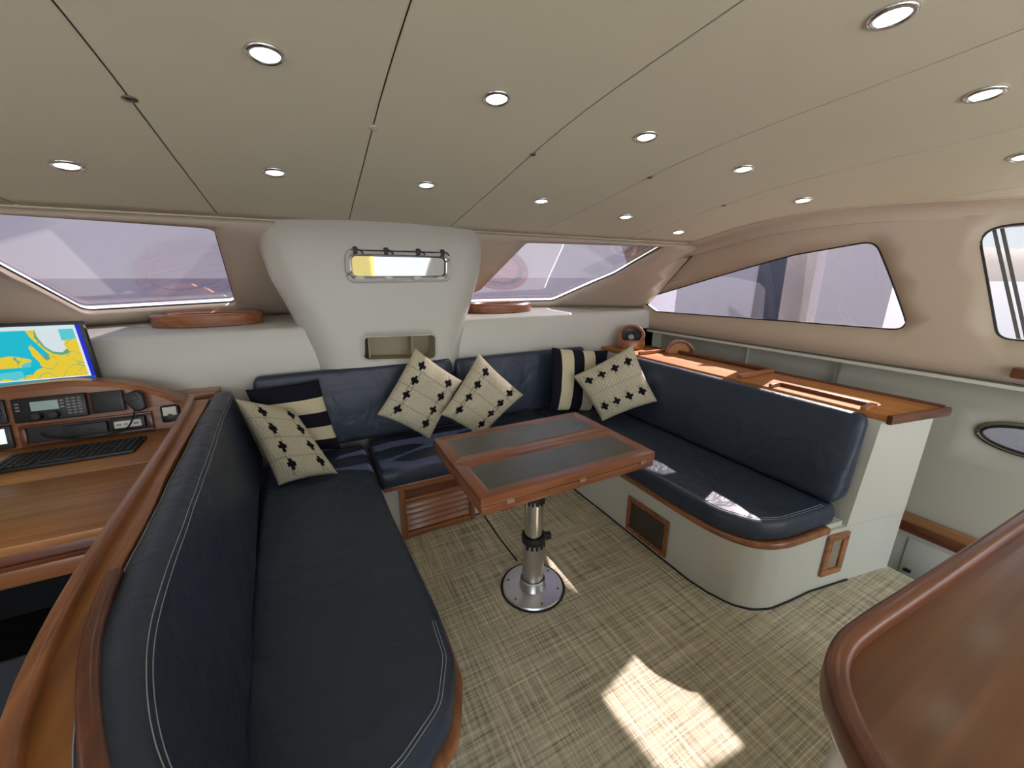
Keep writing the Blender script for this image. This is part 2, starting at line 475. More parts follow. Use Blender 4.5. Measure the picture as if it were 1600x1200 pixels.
def wscreen(x, t):                                    # t = 0 at the headliner, 1 at the ledge
    zt = zceil(x, y_edge(x)); return Vector((x, y_edge(x) + (y_foot(x) - y_edge(x)) * t, zt + (Z_FOOT - zt) * t))
def g_wscreen(P):
    zt = zceil(P.x, y_edge(P.x)); t = (zt - P.z) / (zt - Z_FOOT)
    return P.y - (y_edge(P.x) + (y_foot(P.x) - y_edge(P.x)) * t)
def px_wscreen(u, v):
    P = hit(u, v, g_wscreen); zt = zceil(P.x, y_edge(P.x)); return (P.x, (zt - P.z) / (zt - Z_FOOT))
def x_side(y, z):
    xt = 2.46 + (.45 * ((1.7 - y) / 1.2) ** 1.5 if y < 1.7 else 0)
    t = max(-.2, min(1.4, (z - 1.0) / .77)); return 2.72 + (xt - 2.72) * t ** 2 if t > 0 else 2.72
def side(y, z): return Vector((x_side(y, z), y, z))
def px_side(u, v):
    P = hit(u, v, lambda P: P.x - x_side(P.y, P.z)); return (P.y, P.z)

# floor -----------------------------------------------------------------
fl = structure('floor')
bm = bmesh.new(); box(bm, -1.65, 2.5, -1.5, 2.56, -.03, 0); fin('carpet', bm, 'woven_carpet', fl)

# ceiling: headliner panels with open seams -------------------------------
ce = structure('ceiling', (CX, 1, 2.0))
def x_roof(y): return x_side(y, 1.76) + .03            # the roof ends at the side wall
seams = [-1.55, -.95, -.35, .25, .85, 1.45, 2.05, 2.65, 3.05]
for i, (a, b) in enumerate(zip(seams, seams[1:])):
    a += .0016; b -= .0016
    bm = bmesh.new(); ny = 40; grid = []
    fr = [0, .003, .008] + [.1 * k * (b - a) / .6 for k in range(1, 6)] + [b - a - .008, b - a - .003, b - a]; nx = len(fr) - 1
    for j in range(ny + 1):
        row = []
        for k in range(nx + 1):
            x = a + fr[k]; ye = y_edge(x); y = -1.5 + (ye + 1.5) * j / ny; x = min(x, x_roof(y))
            row.append(bm.verts.new((x, y, zceil(x, y) + (.003 if k in (0, nx) else .0008 if k in (1, nx - 1) else 0))))
        grid.append(row)
    for j in range(ny):
        for k in range(nx): bm.faces.new((grid[j][k], grid[j + 1][k], grid[j + 1][k + 1], grid[j][k + 1]))
    o = fin('ceiling_panel', bm, 'headliner', ce, recalc=False)
    md = o.modifiers.new('thickness', 'SOLIDIFY'); md.thickness = .012; md.offset = -1
bm = bmesh.new(); grid = []
for j in range(31):
    row = []
    for k in range(31):
        x = -1.6 + 4.75 * k / 30; y = -1.5 + (y_edge(x) + 1.5) * j / 30; x = min(x, x_roof(y)); row.append(bm.verts.new((x, y, zceil(x, y) + .016)))
    grid.append(row)
for j in range(30):
    for k in range(30): bm.faces.new((grid[j][k], grid[j + 1][k], grid[j + 1][k + 1], grid[j][k + 1]))
o = fin('roof_core', bm, 'seam_dark', ce, recalc=False); md = o.modifiers.new('t', 'SOLIDIFY'); md.thickness = .05; md.offset = -1
def g_ceil(P): return P.z - zceil(P.x, P.y)
for (u, v, r, mt) in [(226, 157, .017, 'stud_metal'), (586, 200, .015, 'gelcoat_cream'), (827, 240, .013, 'stud_metal'), (1008, 275, .013, 'stud_metal'), (1122, 318, .013, 'stud_metal')]:
    P = hit(u, v, g_ceil); P.x = min(seams, key=lambda q_: abs(q_ - P.x)); P.z = zceil(P.x, P.y); bm = bmesh.new()
    lathe(bm, [(0, -.007), (r * .6, -.006), (r, -.002), (r, .004), (0, .004)], Matrix.Translation(P), 18)
    fin('fastener', bm, mt, ce)

# windscreen wall ---------------------------------------------------------
wf = structure('wall_front')
win_l = [px_wscreen(u, v) for u, v in [(-190, 322), (-60, 318), (333, 350), (368, 472), (132, 486), (0, 416), (-120, 352)]]
win_r = [px_wscreen(u, v) for u, v in [(822, 374), (1042, 381), (960, 428), (864, 470), (700, 474), (750, 448)]]
def clampt(pl): return [Vector((p[0], max(.012, p[1]))) for p in pl]
win_l = resample(roundpoly(clampt(win_l), [.02, .02, .05, .04, .05, .02, .02]), .08)
win_r = resample(roundpoly(clampt(win_r), [.03, .015, .02, .06, .04, .02]), .08)
outl = resample([Vector((-1.62, 0)), Vector((2.52, 0)), Vector((2.75, 1)), Vector((-1.62, 1))], .1)
mast_hole = resample(roundpoly([Vector(p) for p in ((.12, .12), (.80, .12), (.80, .95), (.12, .95))], .05), .08)
panel('window_wall', outl, [win_l, win_r, mast_hole], wscreen, 'gelcoat_cream', wf, sp=.09, thick=.03, flip=False)
def add_window(name, poly, fn, pane, off, gasket=.006):
    w_ = structure(name, fn(*[sum(p[k] for p in poly) / len(poly) for k in (0, 1)]))
    panel('pane', poly, [], lambda a, b: fn(a, b) + off, pane, w_, sp=.12)
    bm = bmesh.new(); tube(bm, [fn(p[0], p[1]) + off * .25 for p in poly], gasket, 6, closed=True); fin('gasket', bm, 'rubber_seal', w_)
    return w_
add_window('window_1', win_l, wscreen, 'screened_pane', Vector((0, .015, .015)), .005)
add_window('window_2', win_r, wscreen, 'screened_pane', Vector((0, .015, .015)), .005)
# ledge under the windscreen, and the upright console behind the back cushions
Y_CON = 2.56; Z_LED = 1.168
bm = bmesh.new(); rows = []
for k in range(41):
    x = -1.62 + 4.4 * k / 40
    pr = [(Y_CON, .0), (Y_CON, .89), (Y_CON, Z_LED - .02), (Y_CON + .006, Z_LED - .006), (Y_CON + .022, Z_LED), (y_foot(x) * .6 + Y_CON * .4, Z_LED + .004), (y_foot(x) + .03, Z_FOOT)]
    rows.append([bm.verts.new((x, y, z)) for y, z in pr])
for a, b in zip(rows, rows[1:]):
    for k in range(6):
        if k and .1 < a[0].co.x and b[0].co.x < .82: continue       # open behind the mast casing
        bm.faces.new((a[k], b[k], b[k + 1], a[k + 1]))
fin('console', bm, 'gelcoat', wf, 50, recalc=False)
bm = bmesh.new(); tube(bm, [Vector((x, y_foot(x) - .012, Z_FOOT + .004)) for x in [-1.62 + 4.35 * k / 60 for k in range(61)]], .020, 10); fin('foot_fillet', bm, 'gelcoat', wf)

# starboard side wall -------------------------------------------------------
wr = structure('wall_right')
ws = [px_side(u, v) for u, v in [(1000, 468), (1110, 435), (1240, 398), (1367, 376), (1421, 517), (1240, 503), (1025, 487)]]
ws = resample(roundpoly(ws, [.03, .3, .3, .07, .05, .3, .06], 6), .07)
wa = [px_side(u, v) for u, v in [(1526, 357), (1700, 340), (1790, 345), (1810, 560), (1680, 540), (1558, 529)]]
wa = resample(roundpoly(wa, [.07, .2, .07, .06, .2, .06], 6), .07)
outl = resample([Vector((-1.5, .982)), Vector((2.75, .982)), Vector((2.75, 1.86)), Vector((-1.5, 1.86))], .1)
panel('side_wall', outl, [ws, wa], side, 'gelcoat_cream', wr, sp=.08, thick=.03, flip=True)
add_window('window_3', ws, side, 'side_pane', Vector((.018, 0, 0)), .006)
add_window('window_4', wa, side, 'clear_pane', Vector((.018, 0, 0)), .006)
# lip along the foot of the side wall, soffit, hull side
bm = bmesh.new(); sweep(bm, [Vector((2.712, y, .982)) for y in (-1.5, 2.72)], [(-.012, -.012), (.012, -.012), (.014, .004), (-.010, .006)]); fin('trim_lip', bm, 'gelcoat', wr)
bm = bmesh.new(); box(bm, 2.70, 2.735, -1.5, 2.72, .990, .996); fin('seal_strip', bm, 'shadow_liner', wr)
bm = bmesh.new(); box(bm, 2.72, 3.05, -1.5, 2.9, .967, .982); fin('soffit', bm, 'gelcoat', wr)
hw = structure('wall_hull')
def hull(y, z): return Vector((2.97 - .10 * max(0, .5 - z) ** 2 - .05 * max(0, y - 1.2), y, z))
pc = at_x(1616, 692, 2.965); port = [Vector((pc.y + .165 * math.cos(a), pc.z + .062 * math.sin(a) * (1 if True else 1))) for a in [2 * math.pi * k / 28 for k in range(28)]]
outl = resample([Vector((-1.5, -1.1)), Vector((2.9, -1.1)), Vector((2.9, .975)), Vector((-1.5, .975))], .15)
panel('hull_side', outl, [port], hull, 'gelcoat_hull', hw, sp=.15, thick=.02, flip=True)
w6 = structure('window_6', (2.96, pc.y, pc.z))
panel('pane', port, [], lambda a, b: hull(a, b) + Vector((.012, 0, 0)), 'clear_pane', w6, sp=.1)
for rr, mt, dx, nm in ((.013, 'stud_metal', -.004, 'port_frame'), (.006, 'rubber_seal', -.016, 'seal')):
    s = 1.07 if nm == 'port_frame' else .99
    bm = bmesh.new(); tube(bm, [hull(pc.y + (p.x - pc.y) * s, pc.z + (p.y - pc.z) * (s + (.08 if s > 1 else 0))) + Vector((dx, 0, 0)) for p in port], rr, 8, closed=True); fin(nm, bm, mt, w6)
for k in (9, 19):
    p = hull(port[k].x, port[k].y); bm = bmesh.new(); box(bm, p.x - .03, p.x - .008, p.y - .013, p.y + .013, p.z - .01, p.z + .012, .004); fin('clasp', bm, 'black_plastic', w6)
bm = bmesh.new(); box(bm, 2.5, 3.0, -1.5, 2.56, -1.12, -1.1); fin('hull_sole', bm, 'gelcoat', hw)
bm = bmesh.new(); box(bm, 2.47, 2.498, -1.5, 2.9, -1.1, -.031); fin('bridgedeck_side', bm, 'gelcoat', hw)
bm = bmesh.new(); box(bm, 2.5, 3.0, -1.53, -1.5, -1.1, 1.0); fin('hull_aft_panel', bm, 'gelcoat', hw)
bm = bmesh.new(); box(bm, 2.53, 3.0, 2.56, 2.6, -1.1, 1.0); fin('hull_fore_panel', bm, 'gelcoat', hw)
for y in (1.16, 1.75):
    bm = bmesh.new(); box(bm, 2.925, 2.95, y, y + .008, .3, .985); fin('joint_strip', bm, 'seam_dark' if y < 1.5 else 'gelcoat', hw)

# cove where the headliner meets the side wall
cv = bmesh.new(); pth = []
for k in range(40):
    y = -1.5 + 3.72 * k / 39; x = 2.4
    for _ in range(40): x = .5 * x + .5 * x_side(y, zceil(x, y))
    pth.append(Vector((x, y, zceil(x, y))))
sweep(cv, pth, [(.03, .025), (-.075, .020), (-.075, .004), (-.045, -.003), (-.022, -.016), (-.010, -.036), (-.004, -.065), (.03, -.065)]); fin('cove', cv, 'gelcoat_cream', wr, 60)
# edging strip along the front of the headliner
es = bmesh.new()
sweep(es, [Vector((x, y_edge(x), zceil(x, y_edge(x)))) for x in [-1.6 + 4.2 * k / 60 for k in range(61)]], [(.012, -.003), (.010, .03), (-.035, .03), (-.035, -.002), (-.02, -.006), (.004, -.006)]); fin('front_edging', es, 'headliner', ce, 60)

# port side wall and aft bulkhead (behind the camera), both open to daylight
wp = structure('wall_left')
hole = [Vector(p) for p in ((-.9, 1.2), (1.0, 1.2), (1.0, 1.6), (-.9, 1.6))]
outl = resample([Vector((-1.5, 0)), Vector((3.1, 0)), Vector((3.1, 1.9)), Vector((-1.5, 1.9))], .2)
panel('side_wall', outl, [resample(roundpoly(hole, .06), .1)], lambda y, z: Vector((-1.62, y, z)), 'gelcoat_cream', wp, sp=.3, thick=.03, flip=False)
wb = structure('wall_back')
hole = [Vector(p) for p in ((-1.5, .02), (2.9, .02), (2.9, 1.78), (-1.5, 1.78))]
outl = resample([Vector((-1.62, 0)), Vector((3.1, 0)), Vector((3.1, 2.02)), Vector((-1.62, 2.02))], .2)
panel('bulkhead', outl, [resample(roundpoly(hole, .1), .1)], lambda x, z: Vector((x, -1.5, z)), 'gelcoat_cream', wb, sp=.3, thick=.03)

# casing round the mast -----------------------------------------------------
wm = structure('wall_mast', (.45, 2.5, .9))
MC = .447; Y_BOX = 2.478
def hwid(z):
    pts = [(.85, .46), (1.0, .485), (1.2, .545), (1.45, .64), (1.6, .668), (1.8, .66)]
    for (a, va), (b, vb) in zip(pts, pts[1:]):
        if z <= b: t = (z - a) / (b - a); t = t; return va + (vb - va) * t
    return pts[-1][1]
RB = .15
def mastbox(s, z):
    """s runs along the plan curve: flat front, rounded sides, straight back"""
    h = hwid(z); sg = 1 if s >= 0 else -1; a = abs(s); yf = Y_BOX + .02 * (a / .5) ** 2 + .03 * max(0, (z - 1.62) / .14) ** 2
    flat = h - RB
    if a <= flat: return Vector((MC + s, yf, z))
    ar = (a - flat) / RB
    if ar <= math.pi / 2: return Vector((MC + sg * (flat + RB * math.sin(ar)), yf + RB * (1 - math.cos(ar)), z))
    return Vector((MC + sg * h, yf + RB + (a - flat - RB * math.pi / 2), z))
prt = roundpoly([Vector((p.x - MC, p.z)) for p in [at_y(u, v, Y_BOX) for u, v in [(547, 397), (698, 401), (698, 433), (549, 434)]]][::-1], .035, 5)
cub = roundpoly([Vector((p.x - MC, p.z)) for p in [at_y(u, v, Y_BOX) for u, v in [(569, 527), (681, 523), (681, 560), (569, 563)]]][::-1], .03, 5)
outl = resample([Vector((-1.15, .8)), Vector((1.15, .8)), Vector((1.15, 1.8)), Vector((-1.15, 1.8))], .04)
panel('casing', outl, [resample(prt, .03), resample(cub, .03)], mastbox, 'gelcoat', wm, sp=.04, thick=.02, angle=60)
def frontpt(s, z, d=0): p = mastbox(s, z); p.y += d; return p
# cubby lining
cc = sum((Vector(p) for p in cub), Vector((0, 0))) / len(cub)
bm = bmesh.new(); L = []
for d in (.0, .17): L.append([bm.verts.new(frontpt(p[0], p[1], d + .004)) for p in cub])
for i in range(len(cub)): bm.faces.new((L[0][i], L[0][(i + 1) % len(cub)], L[1][(i + 1) % len(cub)], L[1][i]))
bm.faces.new(L[1]); fin('cubby_lining', bm, 'cubby_liner', wm)
bm = bmesh.new(); tube(bm, [frontpt(p[0], p[1], .0) for p in cub], .004, 6, closed=True); fin('cubby_edge', bm, 'gelcoat', wm)
for s in (-.155, .115):
    bm = bmesh.new(); box(bm, MC + s - .004, MC + s + .004, Y_BOX + .06, Y_BOX + .168, cc.y - .073, cc.y + .073); fin('cubby_post', bm, 'cubby_liner', wm)
# opening portlight
w5 = structure('window_5', (MC, Y_BOX, 1.5)); pcn = sum((Vector(p) for p in prt), Vector((0, 0))) / len(prt)
def scaled(poly, c, kx, ky): return [Vector((c.x + (p[0] - c.x) * kx, c.y + (p[1] - c.y) * ky)) for p in poly]
prw = scaled(prt, pcn, 1.06, 1.26)
bm = bmesh.new(); tube(bm, [frontpt(p[0], p[1], -.006) for p in prw], .013, 8, closed=True); fin('port_frame', bm, 'gelcoat', w5)
bm = bmesh.new(); tube(bm, [frontpt(p[0], p[1], -.004) for p in scaled(prt, pcn, 1.005, 1.02)], .007, 8, closed=True); fin('inner_frame', bm, 'chrome', w5)
bm = bmesh.new(); tube(bm, [frontpt(p[0], p[1], .006) for p in scaled(prt, pcn, .985, .93)], .005, 6, closed=True); fin('gasket', bm, 'rubber_seal', w5)
panel('pane', [Vector(p) for p in prt], [], lambda a, b: frontpt(a, b, .012), 'clear_pane', w5, sp=.1)
top = max(p.y for p in prw); bot = min(p.y for p in prw)
bm = bmesh.new(); tube(bm, [frontpt(s, top + .004, -.014) for s in (-.21, -.1, 0, .1, .2, .28, .365)], .0035, 6); fin('screen_cord', bm, 'black_rubber', w5)
for s in (-.185, -.015, .175, .33):
    bm = bmesh.new(); p = frontpt(s, top + .008, -.014); box(bm, p.x - .012, p.x + .012, p.y - .012, p.y + .012, p.z - .022, p.z + .016, .005)
    tube(bm, [p + Vector((.004, 0, .004)), p + Vector((.03, -.004, -.006)), p + Vector((.042, -.002, -.02))], .0045, 6); fin('hook', bm, 'black_plastic', w5)
for s in (-.175, -.015, .16, .31):
    p = frontpt(s, bot + .012, -.014); bm = bmesh.new(); box(bm, p.x - .026, p.x + .026, p.y - .01, p.y + .012, p.z - .011, p.z + .011, .004); fin('hinge', bm, 'gelcoat', w5)
    bm = bmesh.new(); box(bm, p.x - .014, p.x + .014, p.y - .013, p.y - .009, p.z + .004, p.z + .012); fin('hinge_pin', bm, 'stud_metal', w5)

# hull-side teak shelf and locker in the stairwell
sh = thing('hull_shelf', 'honey-coloured teak shelf along the hull side in the starboard stairwell', 'shelf', (2.86, .3, 0))
bm = bmesh.new(); box(bm, 2.80, 2.94, -1.3, 1.6, .115, .135, .004); fin('shelf_board', bm, 'teak_gold_Y', sh)
bm = bmesh.new(); box(bm, 2.785, 2.80, -1.3, 1.6, .085, .145, .004); fin('edge_strip', bm, 'teak_dark_Y', sh)
lk = thing('stair_locker', 'grey-white locker front below the teak shelf in the stairwell', 'locker', (2.85, .3, -.9))
bm = bmesh.new(); box(bm, 2.82, 2.87, -1.3, 1.6, -.45, .112); fin('locker_body', bm, 'gelcoat', lk)
bm = bmesh.new(); box(bm, 2.812, 2.82, .34, .62, -.40, .05, .003); fin('locker_door', bm, 'gelcoat', lk)
p = at_x(1417, 850, 2.81); bm = bmesh.new(); box(bm, 2.795, 2.812, .57, .60, -.15, -.135, .003); fin('latch', bm, 'black_plastic', lk)

# ================================================================== SETTEES
Z_BASE = .352; Z_SEAT = .45
# ---- left settee
lseat = [(-.34, 2.40), (.185, 2.40), (.205, 1.6), (.24, .98), (.235, .80), (.18, .675), (.07, .60), (-.06, .545), (-.17, .50), (-.27, .56), (-.29, .9), (-.30, 1.3)]
lseat = roundpoly([Vector(p) for p in lseat], [.03, .03, .5, .3, .12, .12, .15, .2, .06, .2, .5, .5], 4)
lb = thing('settee_base', 'white settee base with teak edging under the left bench cushion', 'bench base', (-.1, 1.4, 0))
lout = roundpoly([Vector(p) for p in [(-.40, 2.54), (.17, 2.54), (.185, 1.6), (.215, .98), (.21, .82), (.155, .70), (.05, .625), (-.07, .57), (-.19, .52), (-.30, .58), (-.345, .9), (-.37, 1.3)]], [.01, .01, .5, .3, .12, .12, .15, .2, .06, .2, .5, .5], 4)
bm = bmesh.new(); prism(bm, lout, 0, .325); fin('locker', bm, 'gelcoat', lb)
lrim = roundpoly([Vector(p) for p in [(-.40, 2.54), (.20, 2.54), (.225, 1.6), (.26, .98), (.255, .80), (.195, .66), (.08, .58), (-.06, .525), (-.18, .48), (-.32, .56), (-.36, .9), (-.38, 1.3)]], [.01, .01, .5, .3, .12, .12, .15, .2, .06, .2, .5, .5], 4)
bm = bmesh.new(); prism(bm, lrim, .325, Z_BASE - .001, .008, 3); fin('edging', bm, 'teak_Y', lb)
cushion('seat_cushion', lseat, Z_BASE, Z_SEAT, .03, 'long navy vinyl seat cushion of the left bench, rounded near corner', stitch=lambda q: q.y < .95 and q.x > -.12)
def lean_profile(depth, lean, z0, z1, r=.038, back=0):
    return roundpoly([Vector((0, z0)), Vector((lean, z1)), Vector((depth, z1 - .004)), Vector((depth - back, z0))], [.03, r, r, .03], 4)
pr_l = lean_profile(.165, .088, .452, .885)
lpath = smooth_path([Vector(p) for p in [(-.335, 2.365), (-.315, 1.95), (-.285, 1.5), (-.257, 1.1), (-.238, .82), (-.200, .64), (-.140, .50), (-.060, .39)]], 7)
backrest('backrest_cushion', lpath, pr_l, 'tall curved navy backrest cushion along the left bench, grey double stitching', flip=-1, stitch_at=[(5, .0), (12, .0)])

# capping board behind the left backrest, with raised rails
cp = thing('capping_board', 'varnished teak capping board with raised rails behind the left backrest', 'shelf', (-.46, 1.2, 0))
outer = smooth_path([Vector(p) for p in [(-.575, 2.30), (-.545, 2.05), (-.505, 1.5), (-.486, 1.2), (-.468, .93), (-.435, .70), (-.385, .535), (-.31, .39), (-.20, .26)]], 6)
inner = smooth_path([Vector(p) for p in [(-.505, 2.30), (-.49, 2.05), (-.462, 1.5), (-.432, 1.2), (-.415, .93), (-.382, .74), (-.325, .575), (-.265, .45), (-.17, .32)]], 6)
board = list(outer) + list(inner)[::-1]
bm = bmesh.new(); prism(bm, board, .835, .868, .003); fin('board', bm, 'teak_gold_Y', cp)
rail_prof = roundpoly([Vector((-.013, -.03)), Vector((.013, -.03)), Vector((.013, .014)), Vector((-.013, .014))], .010, 3)
bm = bmesh.new(); sweep(bm, [Vector((p[0], p[1], .878)) for p in outer], rail_prof); fin('outer_rail', bm, 'teak_Y', cp)
bm = bmesh.new(); sweep(bm, [Vector((p[0], p[1], .876)) for p in inner[24:]], rail_prof); fin('inner_rail', bm, 'teak_dark_Y', cp)
bm = bmesh.new()
sweep(bm, [Vector(((a[0] * .45 + b[0] * .55), a[1] * .45 + b[1] * .55, 0)) for a, b in zip(outer, inner)], [(-.016, 0.001), (.016, 0.001), (.016, .834), (-.016, .834)]); fin('partition', bm, 'teak_dark_Z', cp)

# ---- back settee
bb = thing('settee_base', 'white settee base with louvred teak door under the back bench', 'bench base', (.85, 2.2, 0))
bm = bmesh.new(); box(bm, .215, 1.49, 1.99, 2.545, 0, .325); fin('locker', bm, 'gelcoat', bb)
bm = bmesh.new(); box(bm, .225, 1.46, 1.945, 2.545, .325, Z_BASE - .001, .006); fin('edging', bm, 'teak_X', bb)
lv = bmesh.new(); box(lv, .305, .335, 1.95, 1.99, .003, .325, .003); d0 = fin('door_stile', lv, 'teak_Z', bb)
lv = bmesh.new(); box(lv, .715, .745, 1.95, 1.99, .003, .325, .003); fin('door_stile', lv, 'teak_Z', bb)
for z0, z1 in ((.003, .035), (.225, .25), (.305, .325)):
    lv = bmesh.new(); box(lv, .335, .715, 1.952, 1.99, z0, z1, .003); fin('door_rail', lv, 'teak_X', bb)
for k in range(5):
    z = .05 + k * .036; lv = bmesh.new()
    box(lv, .335, .715, -.006, .006, -.021, .021, .003, M=Matrix.Translation((0, 1.972, z + .01)) @ Matrix.Rotation(math.radians(-32), 4, 'X')); fin('slat', lv, 'teak_X', bb)
lv = bmesh.new(); box(lv, .335, .715, 1.968, 1.99, .25, .305); fin('drawer_front', lv, 'teak_dark_X', bb)
bseat = roundpoly([Vector(p) for p in [(.212, 1.93), (1.46, 1.93), (1.46, 2.44), (.212, 2.44)]], .03, 4)
cushion('seat_cushion', bseat, Z_BASE, Z_SEAT, .03, 'navy vinyl seat cushion of the back bench behind the table')
pr_b = lean_profile(.115, .055, .452, .915, .03)
backrest('backrest_cushion', [(x, 2.415) for x in [-.315 + .05 * k for k in range(23)]], pr_b, 'navy backrest cushion below the mast casing, left of the pair', flip=1, cap=.03)
backrest('backrest_cushion', [(x, 2.415) for x in [.862 + .05 * k for k in range(22)]], lean_profile(.115, .055, .452, .905, .03), 'navy backrest cushion on the back bench, right of the pair', flip=1, cap=.03)
bm = bmesh.new(); 

# ---- right settee
bm.free()
rb = thing('settee_base', 'white moulded settee base with rounded corner and two teak vents, right side', 'bench base', (2.0, 1.5, 0))
rout = [(1.50, 2.545), (1.50, 1.0), (1.515, .90), (1.545, .81), (1.60, .75), (1.68, .715), (1.80, .70), (1.95, .688), (2.2, .645), (2.495, .592), (2.50, .60), (2.50, 2.545)]
rout = roundpoly([Vector(p) for p in rout], [0, .2, .2, .1, .1, .1, .2, .2, .2, .004, .004, 0], 3)
bm = bmesh.new(); prism(bm, rout, 0, .325); fin('locker', bm, 'gelcoat', rb)
bm = bmesh.new()                                     # upper locker: its inboard face leans back with the cushion
q_ = [bm.verts.new(p) for p in [(2.102, .664, .3255), (2.495, .592, .3255), (2.50, 2.545, .3255), (2.130, 2.545, .3255), (2.147, .656, .845), (2.495, .592, .845), (2.50, 2.545, .845), (2.175, 2.545, .845)]]
for f_ in ((0, 3, 2, 1), (4, 5, 6, 7), (0, 1, 5, 4), (1, 2, 6, 5), (2, 3, 7, 6), (3, 0, 4, 7)): bm.faces.new([q_[k] for k in f_])
fin('upper_locker', bm, 'gelcoat', rb)
rtrim = smooth_path([Vector(p) for p in [(1.498, 2.0), (1.498, 1.36), (1.500, 1.05), (1.514, .91), (1.55, .815), (1.61, .752), (1.70, .716), (1.82, .700), (1.90, .692), (1.965, .685)]], 6)
bm = bmesh.new(); sweep(bm, [Vector((p[0], p[1], .338)) for p in rtrim], roundpoly([Vector((-.016, -.016)), Vector((.016, -.016)), Vector((.016, .018)), Vector((-.016, .018))], .012, 3)); fin('edging', bm, 'teak_Y', rb)
rshelf = [(1.50, 2.545), (1.50, 1.0), (1.53, .87), (1.62, .765), (1.75, .725), (2.09, .68), (2.11, 1.2), (2.16, 2.545)]
bm = bmesh.new(); prism(bm, rshelf, .3255, Z_BASE - .001); fin('seat_board', bm, 'gelcoat', rb)
rseat = roundpoly([Vector(p) for p in [(1.475, 2.42), (1.478, 1.1), (1.49, .90), (1.56, .775), (1.68, .722), (1.86, .70), (2.04, .685), (2.06, 1.2), (2.09, 2.42)]], [.03, .3, .2, .1, .1, .2, .05, .5, .03], 4)
cushion('seat_cushion', rseat, Z_BASE, Z_SEAT, .03, 'navy vinyl seat cushion of the right bench with rounded front corner', stitch=lambda q: q.y < 1.9 and q.x < 1.98)
pr_r = roundpoly([Vector((0, .452)), Vector((.098, .868)), Vector((.160, .868)), Vector((.118, .452))], [.03, .03, .03, .03], 4)
rpath = [(1.975 + .025 * (i / 20), .715 + (2.20 - .715) * i / 20) for i in range(21)]
backrest('backrest_cushion', rpath, pr_r, 'navy backrest cushion along the right bench, sunlit along its top', flip=-1, cap=.03)

def vent(parent, M, w_, h, mesh_mat, fw=.032, dp=.014):
    """frame of four boards in the local x-z plane, facing -y"""
    vf = bmesh.new(); box(vf, -w_ / 2 + fw * .5, w_ / 2 - fw * .5, -.004, .002, -h / 2 + fw * .5, h / 2 - fw * .5, M=M); g = fin('vent_grille', vf, mesh_mat, parent)
    for a in ((-w_ / 2, w_ / 2, h / 2 - fw, h / 2), (-w_ / 2, w_ / 2, -h / 2, -h / 2 + fw), (-w_ / 2, -w_ / 2 + fw, -h / 2 + fw, h / 2 - fw), (w_ / 2 - fw, w_ / 2, -h / 2 + fw, h / 2 - fw)):
        vf = bmesh.new(); box(vf, a[0], a[1], -dp, 0, a[2], a[3], .004, 2, M=M); fin('frame_board', vf, 'teak_X', g)
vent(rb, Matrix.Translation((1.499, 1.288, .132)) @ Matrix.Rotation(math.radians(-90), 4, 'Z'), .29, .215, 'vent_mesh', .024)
e0, e1 = Vector((1.80, .70, 0)), Vector((2.2, .645, 0)); ang = math.atan2(e1.y - e0.y, e1.x - e0.x)
vc = hit(1301, 864, lambda P: (P.y - (.688 + (P.x - 1.95) * (.645 - .688) / .25)))
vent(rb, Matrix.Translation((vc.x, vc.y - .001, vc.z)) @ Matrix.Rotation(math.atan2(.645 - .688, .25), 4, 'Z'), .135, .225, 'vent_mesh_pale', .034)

# ---- worktop over the right locker
wt = thing('side_worktop', 'teak worktop with dark fiddle rails outboard of the right bench', 'worktop', (2.3, 1.6, .85))
wto = [(2.176, 2.555), (2.158, 1.2), (2.147, .637), (2.50, .572), (2.53, .60), (2.53, 2.555)]
bm = bmesh.new(); prism(bm, wto, .846, .872, .002); fin('board', bm, 'teak_oiled', wt)
rp = roundpoly([Vector((-.010, -.028)), Vector((.010, -.028)), Vector((.010, .012)), Vector((-.010, .012))], .006, 2)
bm = bmesh.new(); sweep(bm, [Vector((2.527, 2.55, .872)), Vector((2.527, .575, .872))], rp); fin('fiddle_rail', bm, 'teak_dark_Y', wt)
bm = bmesh.new(); sweep(bm, [Vector((2.140, .632, .866)), Vector((2.533, .562, .866))], rp); fin('fiddle_rail', bm, 'teak_dark_X', wt)
bm = bmesh.new(); box(bm, 2.494, 2.516, 1.35, 2.12, .8725, .900, .003); fin('tray_rail', bm, 'teak_dark_Y', wt)
bm = bmesh.new(); box(bm, 2.19, 2.516, 1.318, 1.349, .8725, .898, .004); fin('tray_rail', bm, 'teak_X', wt)
bm = bmesh.new(); box(bm, 2.19, 2.516, 2.121, 2.143, .8725, .898, .004); fin('tray_rail', bm, 'teak_X', wt)
bm = bmesh.new(); box(bm, 2.232, 2.246, .74, 1.13, .8725, .892, .003); fin('tray_rail', bm, 'teak_dark_Y', wt)
bm = bmesh.new(); box(bm, 2.14, 2.246, .715, .739, .8725, .892, .003); fin('tray_rail', bm, 'teak_X', wt)
bm = bmesh.new(); box(bm, 2.16, 2.246, 1.131, 1.15, .8725, .892, .003); fin('tray_rail', bm, 'teak_X', wt)

